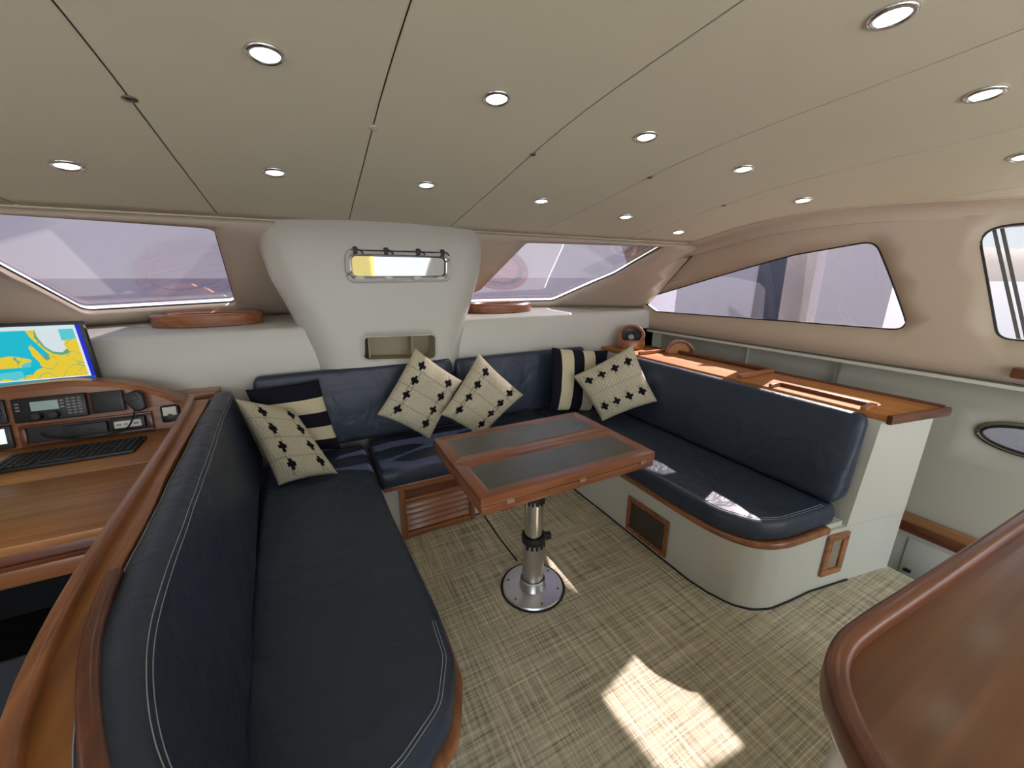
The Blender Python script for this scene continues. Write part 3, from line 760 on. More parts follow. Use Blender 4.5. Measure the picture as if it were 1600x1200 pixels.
# ================================================================== TABLE
TX0, TX1, TY0, TY1, TZ = .432, 1.248, 1.072, 1.648, .72
tb = thing('folding_table', 'teak folding table with dark inlaid leaves on a steel telescopic post', 'table', (.79, 1.32, 0))
ym = (TY0 + TY1) / 2
fw = .05
for (y0, y1) in ((TY0, ym - .0015), (ym + .0015, TY1)):
    bm = bmesh.new(); box(bm, TX0 + fw, TX1 - fw, y0 + fw, y1 - fw, TZ - .030, TZ - .0012, 0); leaf = fin('leaf_inlay', bm, 'leather_inlay', tb)
    for i, (a, b, c, d, mt) in enumerate([(TX0, TX1, y0, y0 + fw, 'teak_table_X'), (TX0, TX1, y1 - fw, y1, 'teak_table_X'), (TX0, TX0 + fw, y0, y1, 'teak_table_Y'), (TX1 - fw, TX1, y0, y1, 'teak_table_Y')]):
        t = fw
        if i == 0: q = [(a, c), (b, c), (b - t, d), (a + t, d)]
        elif i == 1: q = [(a + t, c), (b - t, c), (b, d), (a, d)]
        elif i == 2: q = [(a, c), (b, c + t), (b, d - t), (a, d)]
        else: q = [(a, c + t), (b, c), (b, d), (a, d - t)]
        bm = bmesh.new(); prism(bm, q, TZ - .033, TZ, .0018); fin('frame_board', bm, mt, leaf)
    bm = bmesh.new(); box(bm, TX0 + .002, TX1 - .002, y0 + .002 * (y0 == TY0), y1, TZ - .068, TZ - .036, .003); fin('lower_leaf', bm, 'teak_table_X', tb)
for u, v in [(797, 771), (910, 744), (1004, 722)]:
    p = at_y(u, v, TY0); bm = bmesh.new(); box(bm, p.x - .016, p.x + .016, TY0 - .004, TY0 + .002, TZ - .046, TZ - .024, .002)
    tube(bm, [Vector((p.x - .015, TY0 - .005, TZ - .0345)), Vector((p.x + .015, TY0 - .005, TZ - .0345))], .004, 8); fin('hinge', bm, 'hinge_bronze', tb)
bm = bmesh.new(); box(bm, TX0 + .08, TX0 + .14, TY0 + .01, TY0 + .05, TZ - .078, TZ - .068, .002); fin('catch', bm, 'teak_dark_X', tb)
PX, PY = .79, 1.318
M = Matrix.Translation((PX, PY, 0))
bm = bmesh.new(); lathe(bm, [(0, .002), (.142, .002), (.146, .006), (.142, .012), (.075, .016), (0, .016)], M, 48); bp = fin('base_plate', bm, 'brushed_plate', tb)
for k in range(6):
    a = math.radians(20 + 60 * k); bm = bmesh.new(); lathe(bm, [(.006, .012), (.006, .0155), (.003, .017), (0, .017)], M @ Matrix.Translation((.122 * math.cos(a), .122 * math.sin(a), 0)), 10); fin('screw', bm, 'stud_metal', bp)
bm = bmesh.new(); lathe(bm, [(.066, .012), (.062, .025), (.060, .055), (.0545, .06), (.0545, .062)], M, 36); fin('post_socket', bm, 'steel', tb)
bm = bmesh.new(); lathe(bm, [(.051, .05), (.051, .27), (.045, .272)], M, 36); fin('lower_tube', bm, 'steel', tb)
bm = bmesh.new(); lathe(bm, [(.044, .25), (.044, .50), (.038, .502)], M, 36); fin('middle_tube', bm, 'chrome', tb)
bm = bmesh.new(); lathe(bm, [(.037, .48), (.037, .645), (.09, .648), (.09, .652), (0, .652)], M, 32); fin('upper_tube', bm, 'chrome', tb)
for z, r in ((.262, .0555), (.488, .049)):
    bm = bmesh.new(); lathe(bm, [(r - .006, z), (r, z + .003), (r + .002, z + .03), (r, z + .038), (r - .008, z + .04)], M, 32)
    box(bm, r - .004, r + .028, -.016, .010, z + .004, z + .034, .004, M=M @ Matrix.Rotation(math.radians(-15), 4, 'Z'))
    for a in range(-150, -40, 24): box(bm, r - .003, r + .003, -.006, .006, z - .016, z + .006, .002, M=M @ Matrix.Rotation(math.radians(a), 4, 'Z'))
    cl = fin('clamp_collar', bm, 'black_plastic', tb)

# black binding round carpet panels
bm = bmesh.new(); ring = [Vector((PX + .152 * math.cos(a), PY + .152 * math.sin(a), .003)) for a in [2 * math.pi * k / 40 for k in range(40)]]
tube(bm, ring, .0045, 6, closed=True); fin('carpet_binding', bm, 'black_rubber', fl)
for path in ([at_z(u, v, .003) for u, v in [(757, 806), (780, 840), (808, 876)]], [Vector((1.496, 1.985, .003))] + [Vector((p[0] - .004 * (1 if p[1] > .9 else .3), p[1] - .004, .003)) for p in rout if p[1] < 2.0 and p[0] < 2.49 and not (p[0] > 2.49)],
             [Vector((1.49, 1.985, .003)), Vector((.76, 1.985, .003))]):
    bm = bmesh.new(); tube(bm, path, .0045, 6); fin('carpet_binding', bm, 'black_rubber', fl)

# ================================================================== GALLEY COUNTER (right foreground)
gc = thing('galley_counter', 'glossy reddish teak counter with raised rail, right foreground', 'counter', (1.6, -.2, 0))
co = smooth_path([Vector(p) for p in [(1.72, .146), (1.42, .152), (1.1, .166), (.84, .178), (.72, .184), (.64, .183), (.575, .166), (.522, .13), (.478, .08), (.435, .015), (.40, -.07), (.372, -.18), (.355, -.32), (.35, -.55)]], 5) + [Vector((1.72, -.55))]
if area(co) < 0: co = co[::-1]
ZG = .92
bm = bmesh.new(); prism(bm, offset_poly(co, .012), ZG - .035, ZG - .006, .002); fin('board', bm, 'teak_counter', gc) if 'teak_counter' in MATS else fin('board', bm, 'teak_table_X', gc)
rp2 = roundpoly([Vector((-.014, -.034)), Vector((.014, -.034)), Vector((.014, .016)), Vector((-.014, .016))], .011, 4)
bm = bmesh.new(); sweep(bm, [Vector((p[0], p[1], ZG)) for p in offset_poly(co, .014)], rp2, closed=True); fin('fiddle_rail', bm, 'teak_dark_X', gc)
bm = bmesh.new(); prism(bm, offset_poly(co, .032), 0.001, ZG - .036); fin('cabinet', bm, 'gelcoat', gc)

# ================================================================== PILLOWS
CREAM = (.62, .57, .42); INK = (.008, .008, .011); NAVY = (.010, .010, .018); CRM2 = (.60, .54, .36)
def cross_at(u, v, spots, r=.068):
    for a, b in spots:
        du, dv = abs(u - a), abs(v - b)
        if (du < r * .36 and dv < r) or (dv < r * .36 and du < r) or (du < r * .50 and dv < r * .50): return True
    return False
def knit_print(spots, seedv):
    def f(u, v):
        if cross_at(u, v, spots): return INK
        for a, b in spots:                                # carried threads between the motifs
            if abs(u - a) < .055 and abs(((u - a) * 28) % 1 - .5) > .36 and abs(v - b) < .115 and noise.noise(Vector((u * 30, v * 6, seedv))) > -.05: return (.16, .14, .11)
        k = .82 + .22 * noise.noise(Vector((u * 60, v * 60, seedv))); g = abs((v * 4) % 1 - .5); h = abs((u * 4) % 1 - .5)
        if g > .475 or h > .482: k *= .80
        return tuple(c * k for c in CREAM)
    return f
def stripe_print(vertical=False, bands=((.20, .40), (.60, .80))):
    def f(u, v):
        t = u if vertical else v
        for a, b in bands:
            if a < t < b: return CRM2
        return NAVY
    return f
def pillow(name, c, thick, fn, mat, label, group, bend=0, n=64, knit=False, seedv=0, outward=None):
    c00, c10, c11, c01 = [Vector(p) for p in c]
    me = bpy.data.meshes.new(name); V = []; F = []; cols = []
    nrm = ((c10 - c00).cross(c01 - c00) + (c11 - c01).cross(c11 - c10)).normalized()
    if nrm.dot(CAM - (c00 + c11) / 2) < 0: nrm = -nrm; flipf = True
    else: flipf = False
    def pt(i, j, sgn):
        u, v = i / n, j / n
        uu = u * 2 - 1; vv = v * 2 - 1
        pin = .05
        us = .5 + .5 * uu * (1 - pin * (1 - vv * vv)); vs_ = .5 + .5 * vv * (1 - pin * (1 - uu * uu))
        p = c00 * (1 - us) * (1 - vs_) + c10 * us * (1 - vs_) + c11 * us * vs_ + c01 * (1 - us) * vs_
        h = max(0, (1 - uu ** 4) * (1 - vv ** 4)) ** .55
        d = thick * .5 * h
        d += .012 * noise.noise(Vector((u * 4, v * 4, seedv + sgn))) * h
        if knit and sgn > 0:
            d += .0022 * math.sin(u * math.pi * 44) * h + .004 * (abs((v * 4) % 1 - .5) < .46) * h + .002 * noise.noise(Vector((u * 50, v * 50, seedv)))
        return p + nrm * (sgn * d + bend * uu * uu * .5 + bend * .3 * vv * vv)
    for sgn in (1, -1):
        for j in range(n + 1):
            for i in range(n + 1): V.append(pt(i, j, sgn))
    N = (n + 1) ** 2
    for s in (0, 1):
        for j in range(n):
            for i in range(n):
                a = s * N + j * (n + 1) + i; q = (a, a + 1, a + n + 2, a + n + 1)
                F.append(q if (s == 0) != flipf else q[::-1]); cols.append(fn((i + .5) / n, (j + .5) / n))
    me.from_pydata(V, [], F); me.update()
    at = me.color_attributes.new('print', 'FLOAT_COLOR', 'CORNER')
    k = 0
    buf = []
    for pi, p in enumerate(me.polygons):
        p.use_smooth = True
        for _ in range(4): buf += [*cols[pi], 1.0]
    at.data.foreach_set('color', buf)
    bmx = bmesh.new(); bmx.from_mesh(me); bmesh.ops.remove_doubles(bmx, verts=bmx.verts, dist=.0004); bmx.to_mesh(me); bmx.free()
    me.materials.append(MATS[mat]); ce_ = sum(V, Vector()) / len(V); zb = min(v.z for v in V)
    for v in me.vertices: v.co -= Vector((ce_.x, ce_.y, zb))
    o = bpy.data.objects.new(name, me); COL.objects.link(o); o.location = (ce_.x, ce_.y, zb)
    T(o, label, 'pillow', group)
    return o
G1, G2 = 'knitted scatter pillows', 'striped scatter pillows'
rows2 = lambda a, b: [(u, v) for v in (a, b) for u in (.16, .385, .61, .84)]
cols2 = lambda a, b: [(u, v) for u in (a, b) for v in (.16, .385, .61, .84)]
# c00, c10, c11, c01 : u runs c00->c10, v runs c00->c01
pillow('striped_pillow', [(-.30, 2.29, .50), (.055, 2.31, .475), (-.015, 2.375, .89), (-.365, 2.375, .875)], .10, stripe_print(False, ((.17, .36), (.56, .76))), 'stripe_cloth',
       'navy and cream striped pillow slumped in the left corner behind a knitted one', G2, seedv=3)
pillow('knitted_pillow', [(-.245, 2.00, .475), (.02, 2.00, .475), (-.15, 2.27, .77), (-.385, 2.20, .885)], .11, knit_print(cols2(.30, .80), 1.0), 'knit',
       'cream knitted pillow with black crosses leaning on the left backrest', G1, bend=-.02, n=96, knit=True, seedv=1)
def leaning(px_pts, y_low, y_high, zl=.5, zh=.95):
    res = []
    for u, v in px_pts:
        def g(P): return P.y - (y_low + (y_high - y_low) * (P.z - zl) / (zh - zl))
        res.append(hit(u, v, g, 1.0, 4.0))
    return res
c = leaning([(589, 648), (671, 686), (722, 595), (649, 543)], 2.20, 2.32)
pillow('knitted_pillow', c, .11, knit_print(rows2(.70, .27)[:4] + [(.2, .2), (.45, .22), (.7, .22), (.92, .2)], 2.0) if False else knit_print(cols2(.22, .78), 2.0), 'knit',
       'cream knitted pillow with black crosses tilted on the back bench, under the cubby hole', G1, n=96, knit=True, seedv=2)
c = leaning([(689, 648), (750, 683), (818, 617), (748, 552)], 2.10, 2.235)
pillow('knitted_pillow', c, .10, knit_print(cols2(.22, .78), 3.0), 'knit', 'cream knitted pillow overlapping its neighbour just behind the table corner', G1, n=96, knit=True, seedv=4)
c = leaning([(858, 642), (942, 645), (950, 547), (862, 543)], 2.25, 2.34)
pillow('striped_pillow', c, .10, stripe_print(True, ((.13, .33), (.52, .72))), 'stripe_cloth', 'navy pillow with upright cream stripes in the right back corner', G2, seedv=5)
def corner_plane(px_pts, p0, nrm):
    p0 = Vector(p0); nrm = Vector(nrm).normalized(); res = []
    for u, v in px_pts:
        d = ray(u, v); s = (p0 - CAM).dot(nrm) / d.dot(nrm); res.append(CAM + d * s)
    return res
c = corner_plane([(941, 658), (1027, 627), (988, 539), (895, 588)], (1.775, 2.005, .66), (-.62, -.70, .40))
pillow('knitted_pillow', c, .11, knit_print(rows2(.22, .78), 4.0), 'knit', 'cream knitted pillow with two rows of black crosses propped in the right corner', G1, n=96, knit=True, seedv=6)

# ================================================================== NAVIGATION STATION
ZD = .735
nd = thing('chart_desk', 'teak chart table desk with hinged lid, far left', 'desk', (-1.1, 1.9, 0))
bm = bmesh.new(); box(bm, -1.6, -.56, 1.915, 2.33, ZD - .03, ZD, .002); fin('desk_top', bm, 'teak_gold_X', nd)
bm = bmesh.new(); box(bm, -1.6, -.545, 1.43, 1.911, ZD - .028, ZD - .001, .003); fin('lid', bm, 'teak_gold_X', nd)
bm = bmesh.new(); box(bm, -1.6, -.54, 1.44, 1.47, ZD - .11, ZD - .029, .003); fin('front_rail', bm, 'teak_dark_X', nd)
bm = bmesh.new(); box(bm, -1.6, -.54, 1.405, 1.438, ZD - .115, ZD - .062, .006); fin('drawer_lip', bm, 'teak_X', nd)
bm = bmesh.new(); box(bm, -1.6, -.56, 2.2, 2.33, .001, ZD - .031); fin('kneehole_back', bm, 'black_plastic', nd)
bm = bmesh.new(); box(bm, -1.6, -.565, 1.2, 2.19, .001, .012, .003); fin('kneehole_shade', bm, 'black_rubber', nd)  # black sheet on the floor stands in for the shade under the desk
# instrument console
nc = thing('instrument_console', 'arched teak instrument console behind the chart table', 'console', (-1.1, 2.4, ZD))
TILT = Matrix.Translation((0, 2.335, ZD)) @ Matrix.Rotation(math.radians(-10), 4, 'X')     # local x-z plane, facing -y
def cpt(u, v, d=0):
    """pixel on the console face -> local (x, z)"""
    p = hit(u, v, lambda P: (TILT.inverted() @ P).y); q = TILT.inverted() @ p; return q.x, q.z
arch_px = [(-120, 628), (-60, 620), (0, 612), (60, 605), (120, 600), (170, 602), (215, 607), (255, 617), (285, 630), (308, 646)]
arch = smooth_path([Vector((*cpt(u, v), 0)) for u, v in arch_px], 4)
x_l = arch[0].x
face = [Vector((x_l, 0.0))] + [Vector((-.565, 0.0))] + [Vector((p.x, p.y)) for p in arch[::-1]]
def slab(bm, poly, y0, y1, M, bev=0):
    prism(bm, [(p[0], p[1]) for p in poly], y0, y1, bev, M=M @ Matrix(((1, 0, 0, 0), (0, 0, 1, 0), (0, 1, 0, 0), (0, 0, 0, 1))))
bm = bmesh.new(); slab(bm, face, 0.0, .05, TILT); fin('face_board', bm, 'teak_X', nc)
bm = bmesh.new(); sweep(bm, [TILT @ Vector((p.x, .022, p.y + .010)) for p in arch], [(-.04, -.012), (.04, -.012), (.04, .008), (.034, .013), (-.034, .013), (-.04, .008)], up=Vector((0, 0, 1))); fin('arched_capping', bm, 'teak_X', nc)
bm = bmesh.new(); box(bm, -1.6, -.50, 2.43, 2.552, .84, .868, .002); fin('back_shelf', bm, 'teak_X', nc)
def face_box(bm, u0, v0, u1, v1, d0, d1, bev=.003):
    a = cpt(u0, v0); b = cpt(u1, v1)
    box(bm, min(a[0], b[0]), max(a[0], b[0]), d0, d1, min(a[1], b[1]), max(a[1], b[1]), bev, M=TILT)
# everything on the console is laid out in face coordinates (metres)
def fb(bm, x0, x1, z0, z1, d0, d1, bev=.002): box(bm, x0, x1, d0, d1, z0, z1, bev, M=TILT)
RX0, RX1, RZ0, RZ1 = -1.185, -.955, .108, .212
rd = thing('radio_set', 'black marine radio with grey display and keypad in the console', 'radio', TILT @ Vector((-1.07, 0, .11)))
bm = bmesh.new(); fb(bm, RX0, RX1, RZ0, RZ1, -.028, -.001, .006); fin('body', bm, 'black_plastic', rd)
bm = bmesh.new(); fb(bm, RX0 + .058, RX0 + .143, RZ0 + .046, RZ0 + .086, -.031, -.027, .001); fin('display', bm, 'lcd_grey', rd)
for r_ in range(6):
    for c_ in range(3):
        bm = bmesh.new(); x = RX0 + .168 + c_ * .018; z = RZ0 + .018 + r_ * .013; fb(bm, x, x + .013, z, z + .007, -.031, -.027, .0015); fin('key', bm, 'button_grey', rd)
for z in (.05, .064, .078):
    for x in (.012, .148):
        bm = bmesh.new(); fb(bm, RX0 + x, RX0 + x + .013, RZ0 + z, RZ0 + z + .007, -.031, -.027, .0015); fin('button', bm, 'button_grey', rd)
for x in (.075, .128):
    bm = bmesh.new(); lathe(bm, [(.017, 0), (.017, .012), (.013, .02), (0, .02)], TILT @ Matrix.Translation((RX0 + x, -.027, RZ0 + .022)) @ Matrix.Rotation(math.radians(90), 4, 'X'), 20); fin('knob', bm, 'black_plastic', rd)
ls = thing('console_speaker', 'black slatted loudspeaker box right of the marine radio', 'speaker', TILT @ Vector((-.89, 0, .11)))
bm = bmesh.new(); fb(bm, -.944, -.832, .112, .208, -.022, -.001, .004); fin('body', bm, 'black_plastic', ls)
for k in range(8):
    bm = bmesh.new(); fb(bm, -.932, -.844, .121 + k * .0102, .1265 + k * .0102, -.026, -.021, .001); fin('slat', bm, 'key_plastic', ls)
mic = thing('hand_microphone', 'black fist microphone hung on the console beside the speaker box', 'microphone', TILT @ Vector((-.785, -.03, .12)))
MM = TILT @ Matrix.Translation((-.783, -.020, .150)) @ Matrix.Rotation(math.radians(-18), 4, 'Y')
bm = bmesh.new(); prism(bm, roundpoly([Vector(p) for p in [(-.020, -.048), (.020, -.048), (.036, .012), (.030, .048), (-.030, .048), (-.036, .012)]], .018, 4), -.001, .030, .008, 3, M=MM @ Matrix.Rotation(math.radians(90), 4, 'X')); fin('body', bm, 'black_plastic', mic)
bm = bmesh.new(); box(bm, -.016, .016, -.033, -.029, .004, .034, .001, M=MM); fin('grille', bm, 'key_plastic', mic)
q = lambda x, d, z: TILT @ Vector((x, d, z))
bm = bmesh.new(); tube(bm, smooth_path([q(-.797, -.03, .108), q(-.805, -.045, .07), q(-.83, -.06, .03), q(-.90, -.05, .012), q(-1.0, -.04, .012), q(-1.09, -.03, .03), q(-1.12, -.02, .055)], 6), .0035, 6); fin('cord', bm, 'black_rubber', mic)
# recessed shelf frame with box and lcd meter
sf = thing('recess_frame', 'teak framed recess in the console under the radio', 'shelf', q(-.98, 0, 0))
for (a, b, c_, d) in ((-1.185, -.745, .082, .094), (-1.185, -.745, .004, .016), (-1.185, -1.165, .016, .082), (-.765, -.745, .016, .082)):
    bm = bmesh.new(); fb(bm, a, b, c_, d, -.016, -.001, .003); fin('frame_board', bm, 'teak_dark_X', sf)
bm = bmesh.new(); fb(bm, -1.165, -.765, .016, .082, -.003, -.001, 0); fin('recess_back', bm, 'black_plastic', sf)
tn = thing('tuner_box', 'dark grey flat box standing in the console recess', 'device', q(-1.0, 0, .02))
bm = bmesh.new(); fb(bm, -1.05, -.905, .022, .072, -.022, -.004, .003); fin('body', bm, 'key_plastic', tn)
bm = bmesh.new(); fb(bm, -.965, -.945, .04, .05, -.025, -.021, .001); fin('button', bm, 'black_plastic', tn)
mt = thing('panel_meter', 'black panel meter with long white display in the recess', 'meter', q(-.83, 0, .02))
bm = bmesh.new(); fb(bm, -.895, -.772, .02, .078, -.020, -.004, .004); fin('body', bm, 'black_plastic', mt)
bm = bmesh.new(); fb(bm, -.880, -.785, .032, .064, -.023, -.019, .001); dsp = fin('display', bm, 'meter_face', mt)
for (x, w_) in ((-.872, .018), (-.845, .012), (-.812, .02)):
    bm = bmesh.new(); fb(bm, x, x + w_, .044, .052, -.0238, -.0225, 0); fin('digits', bm, 'button_grey', dsp)
vm = thing('voltmeter', 'small square voltmeter with white dial at the right end of the console', 'meter', q(-.67, 0, .05))
bm = bmesh.new(); fb(bm, -.712, -.640, .030, .112, -.018, -.001, .010); fin('body', bm, 'black_plastic', vm)
bm = bmesh.new(); fb(bm, -.702, -.650, .062, .104, -.021, -.017, .002); fin('dial', bm, 'meter_face', vm)
bm = bmesh.new(); lathe(bm, [(.012, 0), (.012, .005), (0, .006)], TILT @ Matrix.Translation((-.676, -.017, .058)) @ Matrix.Rotation(math.radians(90), 4, 'X'), 16); fin('pivot_cover', bm, 'black_plastic', vm)
gp = thing('gauge_panel', 'black gauge panel with round dial cut by the left picture edge', 'instrument', q(-1.25, 0, .12))
bm = bmesh.new(); fb(bm, -1.33, -1.208, .112, .215, -.016, -.001, .005); fin('body', bm, 'black_plastic', gp)
bm = bmesh.new(); lathe(bm, [(.044, 0), (.044, .006), (.036, .008), (.036, .004), (0, .004)], TILT @ Matrix.Translation((-1.262, -.016, .163)) @ Matrix.Rotation(math.radians(90), 4, 'X'), 28); fin('dial_ring', bm, 'key_plastic', gp)
dp = thing('small_display', 'small lit white display below the round gauge, left picture edge', 'instrument', q(-1.25, 0, .01))
bm = bmesh.new(); fb(bm, -1.33, -1.205, .004, .105, -.018, -.001, .006); fin('body', bm, 'black_plastic', dp)
bm = bmesh.new(); fb(bm, -1.318, -1.222, .028, .092, -.0205, -.017, .001); s_ = fin('screen', bm, 'lcd_white', dp)
bm = bmesh.new(); tube(bm, [TILT @ Vector((-1.25 + .009 * math.cos(a), -.021, .06 + .008 * math.sin(a))) for a in [2 * math.pi * k / 14 for k in range(14)]], .0014, 5, closed=True); fin('digit', bm, 'button_grey', s_)

# keyboard: one key mesh shared by every key
kb = thing('keyboard', 'black full-size computer keyboard on the chart table', 'keyboard', (-.93, 2.14, ZD))
kA = [at_z(u, v, ZD + .012) for u, v in [(3, 741), (40, 704), (234, 681), (238, 703)]]
kc = Vector((-.945, 2.125, ZD)); KR = Matrix.Translation(kc) @ Matrix.Rotation(math.radians(1.5), 4, 'Z')
bm = bmesh.new(); box(bm, -.215, .205, -.088, .088, .001, .014, .004, M=KR); fin('body', bm, 'black_plastic', kb)
kmesh = None
for r_ in range(6):
    for c_ in range(18):
        if r_ == 0 and 5 <= c_ <= 9: continue
        loc = KR @ Vector((-.200 + c_ * .0225, -.066 + r_ * .0265, .0142))
        if kmesh is None:
            bm = bmesh.new(); box(bm, -.0095, .0095, -.0105, .0105, 0, .006, .002, 1); ob = fin('key', bm, 'key_plastic', kb); kmesh = ob.data
        else: ob = bpy.data.objects.new('key', kmesh); COL.objects.link(ob); attach(ob, kb)
        ob.location = loc
bm = bmesh.new(); box(bm, -.084, .022, -.077, -.056, .0142, .0202, .002, M=KR); fin('space_bar', bm, 'key_plastic', kb)

# chart plotter monitor
mo = thing('chart_monitor', 'wide computer monitor showing a nautical chart, far left', 'monitor', (-1.2, 2.47, .868))
MY = 2.435; MT = Matrix.Translation((0, MY, .968)) @ Matrix.Rotation(math.radians(4), 4, 'X')
mx1 = at_y(160, 597, MY).x; mx0 = mx1 - .56; mh = .292
bm = bmesh.new(); box(bm, mx0, mx1, 0, .025, 0, mh, .006, M=MT); fin('housing', bm, 'black_plastic', mo)
bm = bmesh.new(); box(bm, (mx0 + mx1) / 2 - .12, (mx0 + mx1) / 2 + .12, 2.44, 2.55, .8685, .878, .003); box(bm, (mx0 + mx1) / 2 - .03, (mx0 + mx1) / 2 + .03, 2.475, 2.495, .878, 1.05, .003); fin('stand', bm, 'black_plastic', mo)
def chart(u, v):
    """u, v in crop coordinates of the photographed screen (0..1600 x 0..1200)"""
    land = (.86, .64, .035); water = (0, .52, .68); shoal = (.10, .62, .70); green = (.09, .42, .28); white = (.72, .82, .86); blue = (.0, .02, .62)
    def poly(p): return inside((u, v), p)
    if v > 1010: return (.02, .10, .30) if u > 500 else (.02, .42, .52)
    if u > 1330: return blue
    if v < 130: return (.70, .86, .88)
    if u > 1290 or v > 985: return (.85, .88, .95)
    if poly([(560, 130), (1300, 130), (1300, 300), (1050, 330), (1010, 400), (1030, 470), (930, 540), (760, 520), (640, 430), (560, 260)]): 
        return shoal if (u > 1000 and v < 330) else white
    if poly([(540, 130), (560, 260), (640, 430), (760, 520), (930, 545), (1040, 475), (1075, 560), (900, 590), (740, 560), (610, 450), (500, 260)]): return green
    if poly([(-900, 130), (380, 130), (430, 260), (560, 440), (660, 560), (640, 660), (560, 670), (500, 560), (390, 380), (330, 420), (340, 560), (430, 700), (440, 800), (330, 830), (220, 900), (60, 920), (40, 830), (-900, 870), (-900, 760), (240, 770), (300, 640), (150, 600), (-40, 560), (-900, 600)]):
        return green if poly([(520, 560), (680, 560), (680, 690), (520, 690)]) else water
    if poly([(-900, 860), (40, 830), (60, 920), (220, 900), (200, 960), (-900, 950)]) and noise.noise(Vector((u * .004, v * .004, 2))) > 0: return shoal
    n_ = noise.noise(Vector((u * .003, v * .005, 8)))
    if abs(n_) < .018: return green
    return land if n_ < .25 or u > 300 else shoal
nx, ny = 190, 104; me = bpy.data.meshes.new('screen'); V = []; F = []; cols = []
bz = .014
for j in range(ny + 1):
    for i in range(nx + 1): V.append(MT @ Vector((mx0 + bz + (mx1 - mx0 - 2 * bz) * i / nx, -.0012, bz + .004 + (mh - 2 * bz - .004) * j / ny)))
for j in range(ny):
    for i in range(nx):
        a = j * (nx + 1) + i; F.append((a, a + 1, a + nx + 2, a + nx + 1))
        cols.append(chart(1420 - (1 - (i + .5) / nx) * 3250, 60 + (1 - (j + .5) / ny) * 1040))
me.from_pydata(V, [], F); at = me.color_attributes.new('print', 'FLOAT_COLOR', 'CORNER'); buf = []
for c_ in cols: buf += [*c_, 1.0] * 4
at.data.foreach_set('color', buf); me.materials.append(MATS['screen_print'])
so = bpy.data.objects.new('screen', me); COL.objects.link(so); attach(so, mo)

# navigator's seat, bottom left
ns = thing('navigator_seat', 'dark swivel seat at the bottom left picture edge by the chart table', 'chair', (-.86, .95, 0))
bm = bmesh.new(); prism(bm, roundpoly([Vector(p) for p in [(-1.15, .72), (-.60, .72), (-.60, 1.16), (-1.15, 1.16)]], .09, 6), .50, .60, .035, 4); fin('seat', bm, 'navy_vinyl', ns)
bm = bmesh.new(); prism(bm, roundpoly([Vector(p) for p in [(-1.10, .76), (-.66, .76), (-.66, 1.12), (-1.10, 1.12)]], .06, 5), .44, .499, .01); fin('pan', bm, 'grey_moulding', ns)
bm = bmesh.new(); lathe(bm, [(0, .001), (.17, .001), (.17, .012), (.05, .03), (.04, .05), (.04, .438), (0, .438)], Matrix.Translation((-.88, .94, 0)), 24); fin('pedestal', bm, 'black_plastic', ns)

# ================================================================== SMALL TEAK THINGS
def teak_ring(cx, cy, rx, ry, label):
    o_ = thing('teak_hatch_ring', label, 'hatch ring', (cx, cy, Z_LED), 'teak rings on the windscreen ledge')
    prof = [(-.022, 0), (.022, 0), (.028, .058), (.018, .068), (-.018, .068), (-.028, .058)]
    bm = bmesh.new(); sweep(bm, [Vector((cx + rx * math.cos(a), cy + ry * math.sin(a), Z_LED + .006)) for a in [2 * math.pi * k / 56 for k in range(56)]], prof, closed=True); fin('rim', bm, 'teak_X', o_)
    bm = bmesh.new(); prism(bm, [(cx + (rx - .03) * math.cos(a), cy + (ry - .03) * math.sin(a)) for a in [2 * math.pi * k / 40 for k in range(40)]], Z_LED + .03, Z_LED + .04); fin('hatch_cover', bm, 'teak_gold_X', o_)
teak_ring(-.555, 2.93, .25, .15, 'low oval teak ring on the ledge left of the mast casing')
teak_ring(1.40, 2.95, .26, .16, 'low oval teak ring on the ledge right of the mast casing')
sp_ = thing('round_speaker', 'round teak loudspeaker with black cone at the far end of the worktop', 'speaker', (2.30, 2.39, .873))
SM = Matrix.Translation((2.36, 2.40, .873)); hd = (CAM - Vector((2.36, 2.40, .95))); hd.z = 0; hd.normalize()
bm = bmesh.new(); lathe(bm, [(0, .0005), (.115, .0005), (.118, .01), (.112, .05), (.105, .075)], SM, 36); fin('foot', bm, 'teak_X', sp_)
AX = (hd * .75 + Vector((0, 0, .66))).normalized(); SR = SM @ Matrix.Translation((0, 0, .085)) @ AX.to_track_quat('Z', 'Y').to_matrix().to_4x4()
bm = bmesh.new(); lathe(bm, [(.085, -.055), (.108, -.02), (.110, .03), (.100, .042), (.082, .040), (.078, .03)], SR, 36); fin('housing', bm, 'teak_X', sp_)
bm = bmesh.new(); lathe(bm, [(.080, .032), (.074, .036), (.068, .03), (.03, .008), (.026, .008)], SR, 32); cn_ = fin('cone', bm, 'speaker_cone', sp_)
bm = bmesh.new(); lathe(bm, [(.026, .006), (.02, .014), (0, .018)], SR, 20); fin('dust_cap', bm, 'speaker_cap', cn_)
ah = thing('teak_arch', 'half-round teak arch standing against the hull beside the round speaker', 'bracket', (2.485, 2.06, .873))
AM = Matrix.Translation((2.50, 2.02, .873)) @ Matrix.Rotation(math.radians(-40), 4, 'Z')
arc = [Vector((.085 * math.cos(a), 0, .085 * math.sin(a))) for a in [math.pi * k / 20 for k in range(21)]]
bm = bmesh.new(); sweep(bm, [AM @ p for p in arc], [(-.02, -.009), (.02, -.009), (.02, .009), (-.02, .009)], up=AM.to_3x3() @ Vector((0, 1, 0)).cross(Vector((1, 0, 0)))) if False else None
t_ = bmesh.new(); oo = [Vector((.110 * math.cos(math.pi * k / 20), .110 * math.sin(math.pi * k / 20))) for k in range(21)] + [Vector((.090 * math.cos(math.pi * k / 20), .090 * math.sin(math.pi * k / 20))) for k in range(20, -1, -1)]
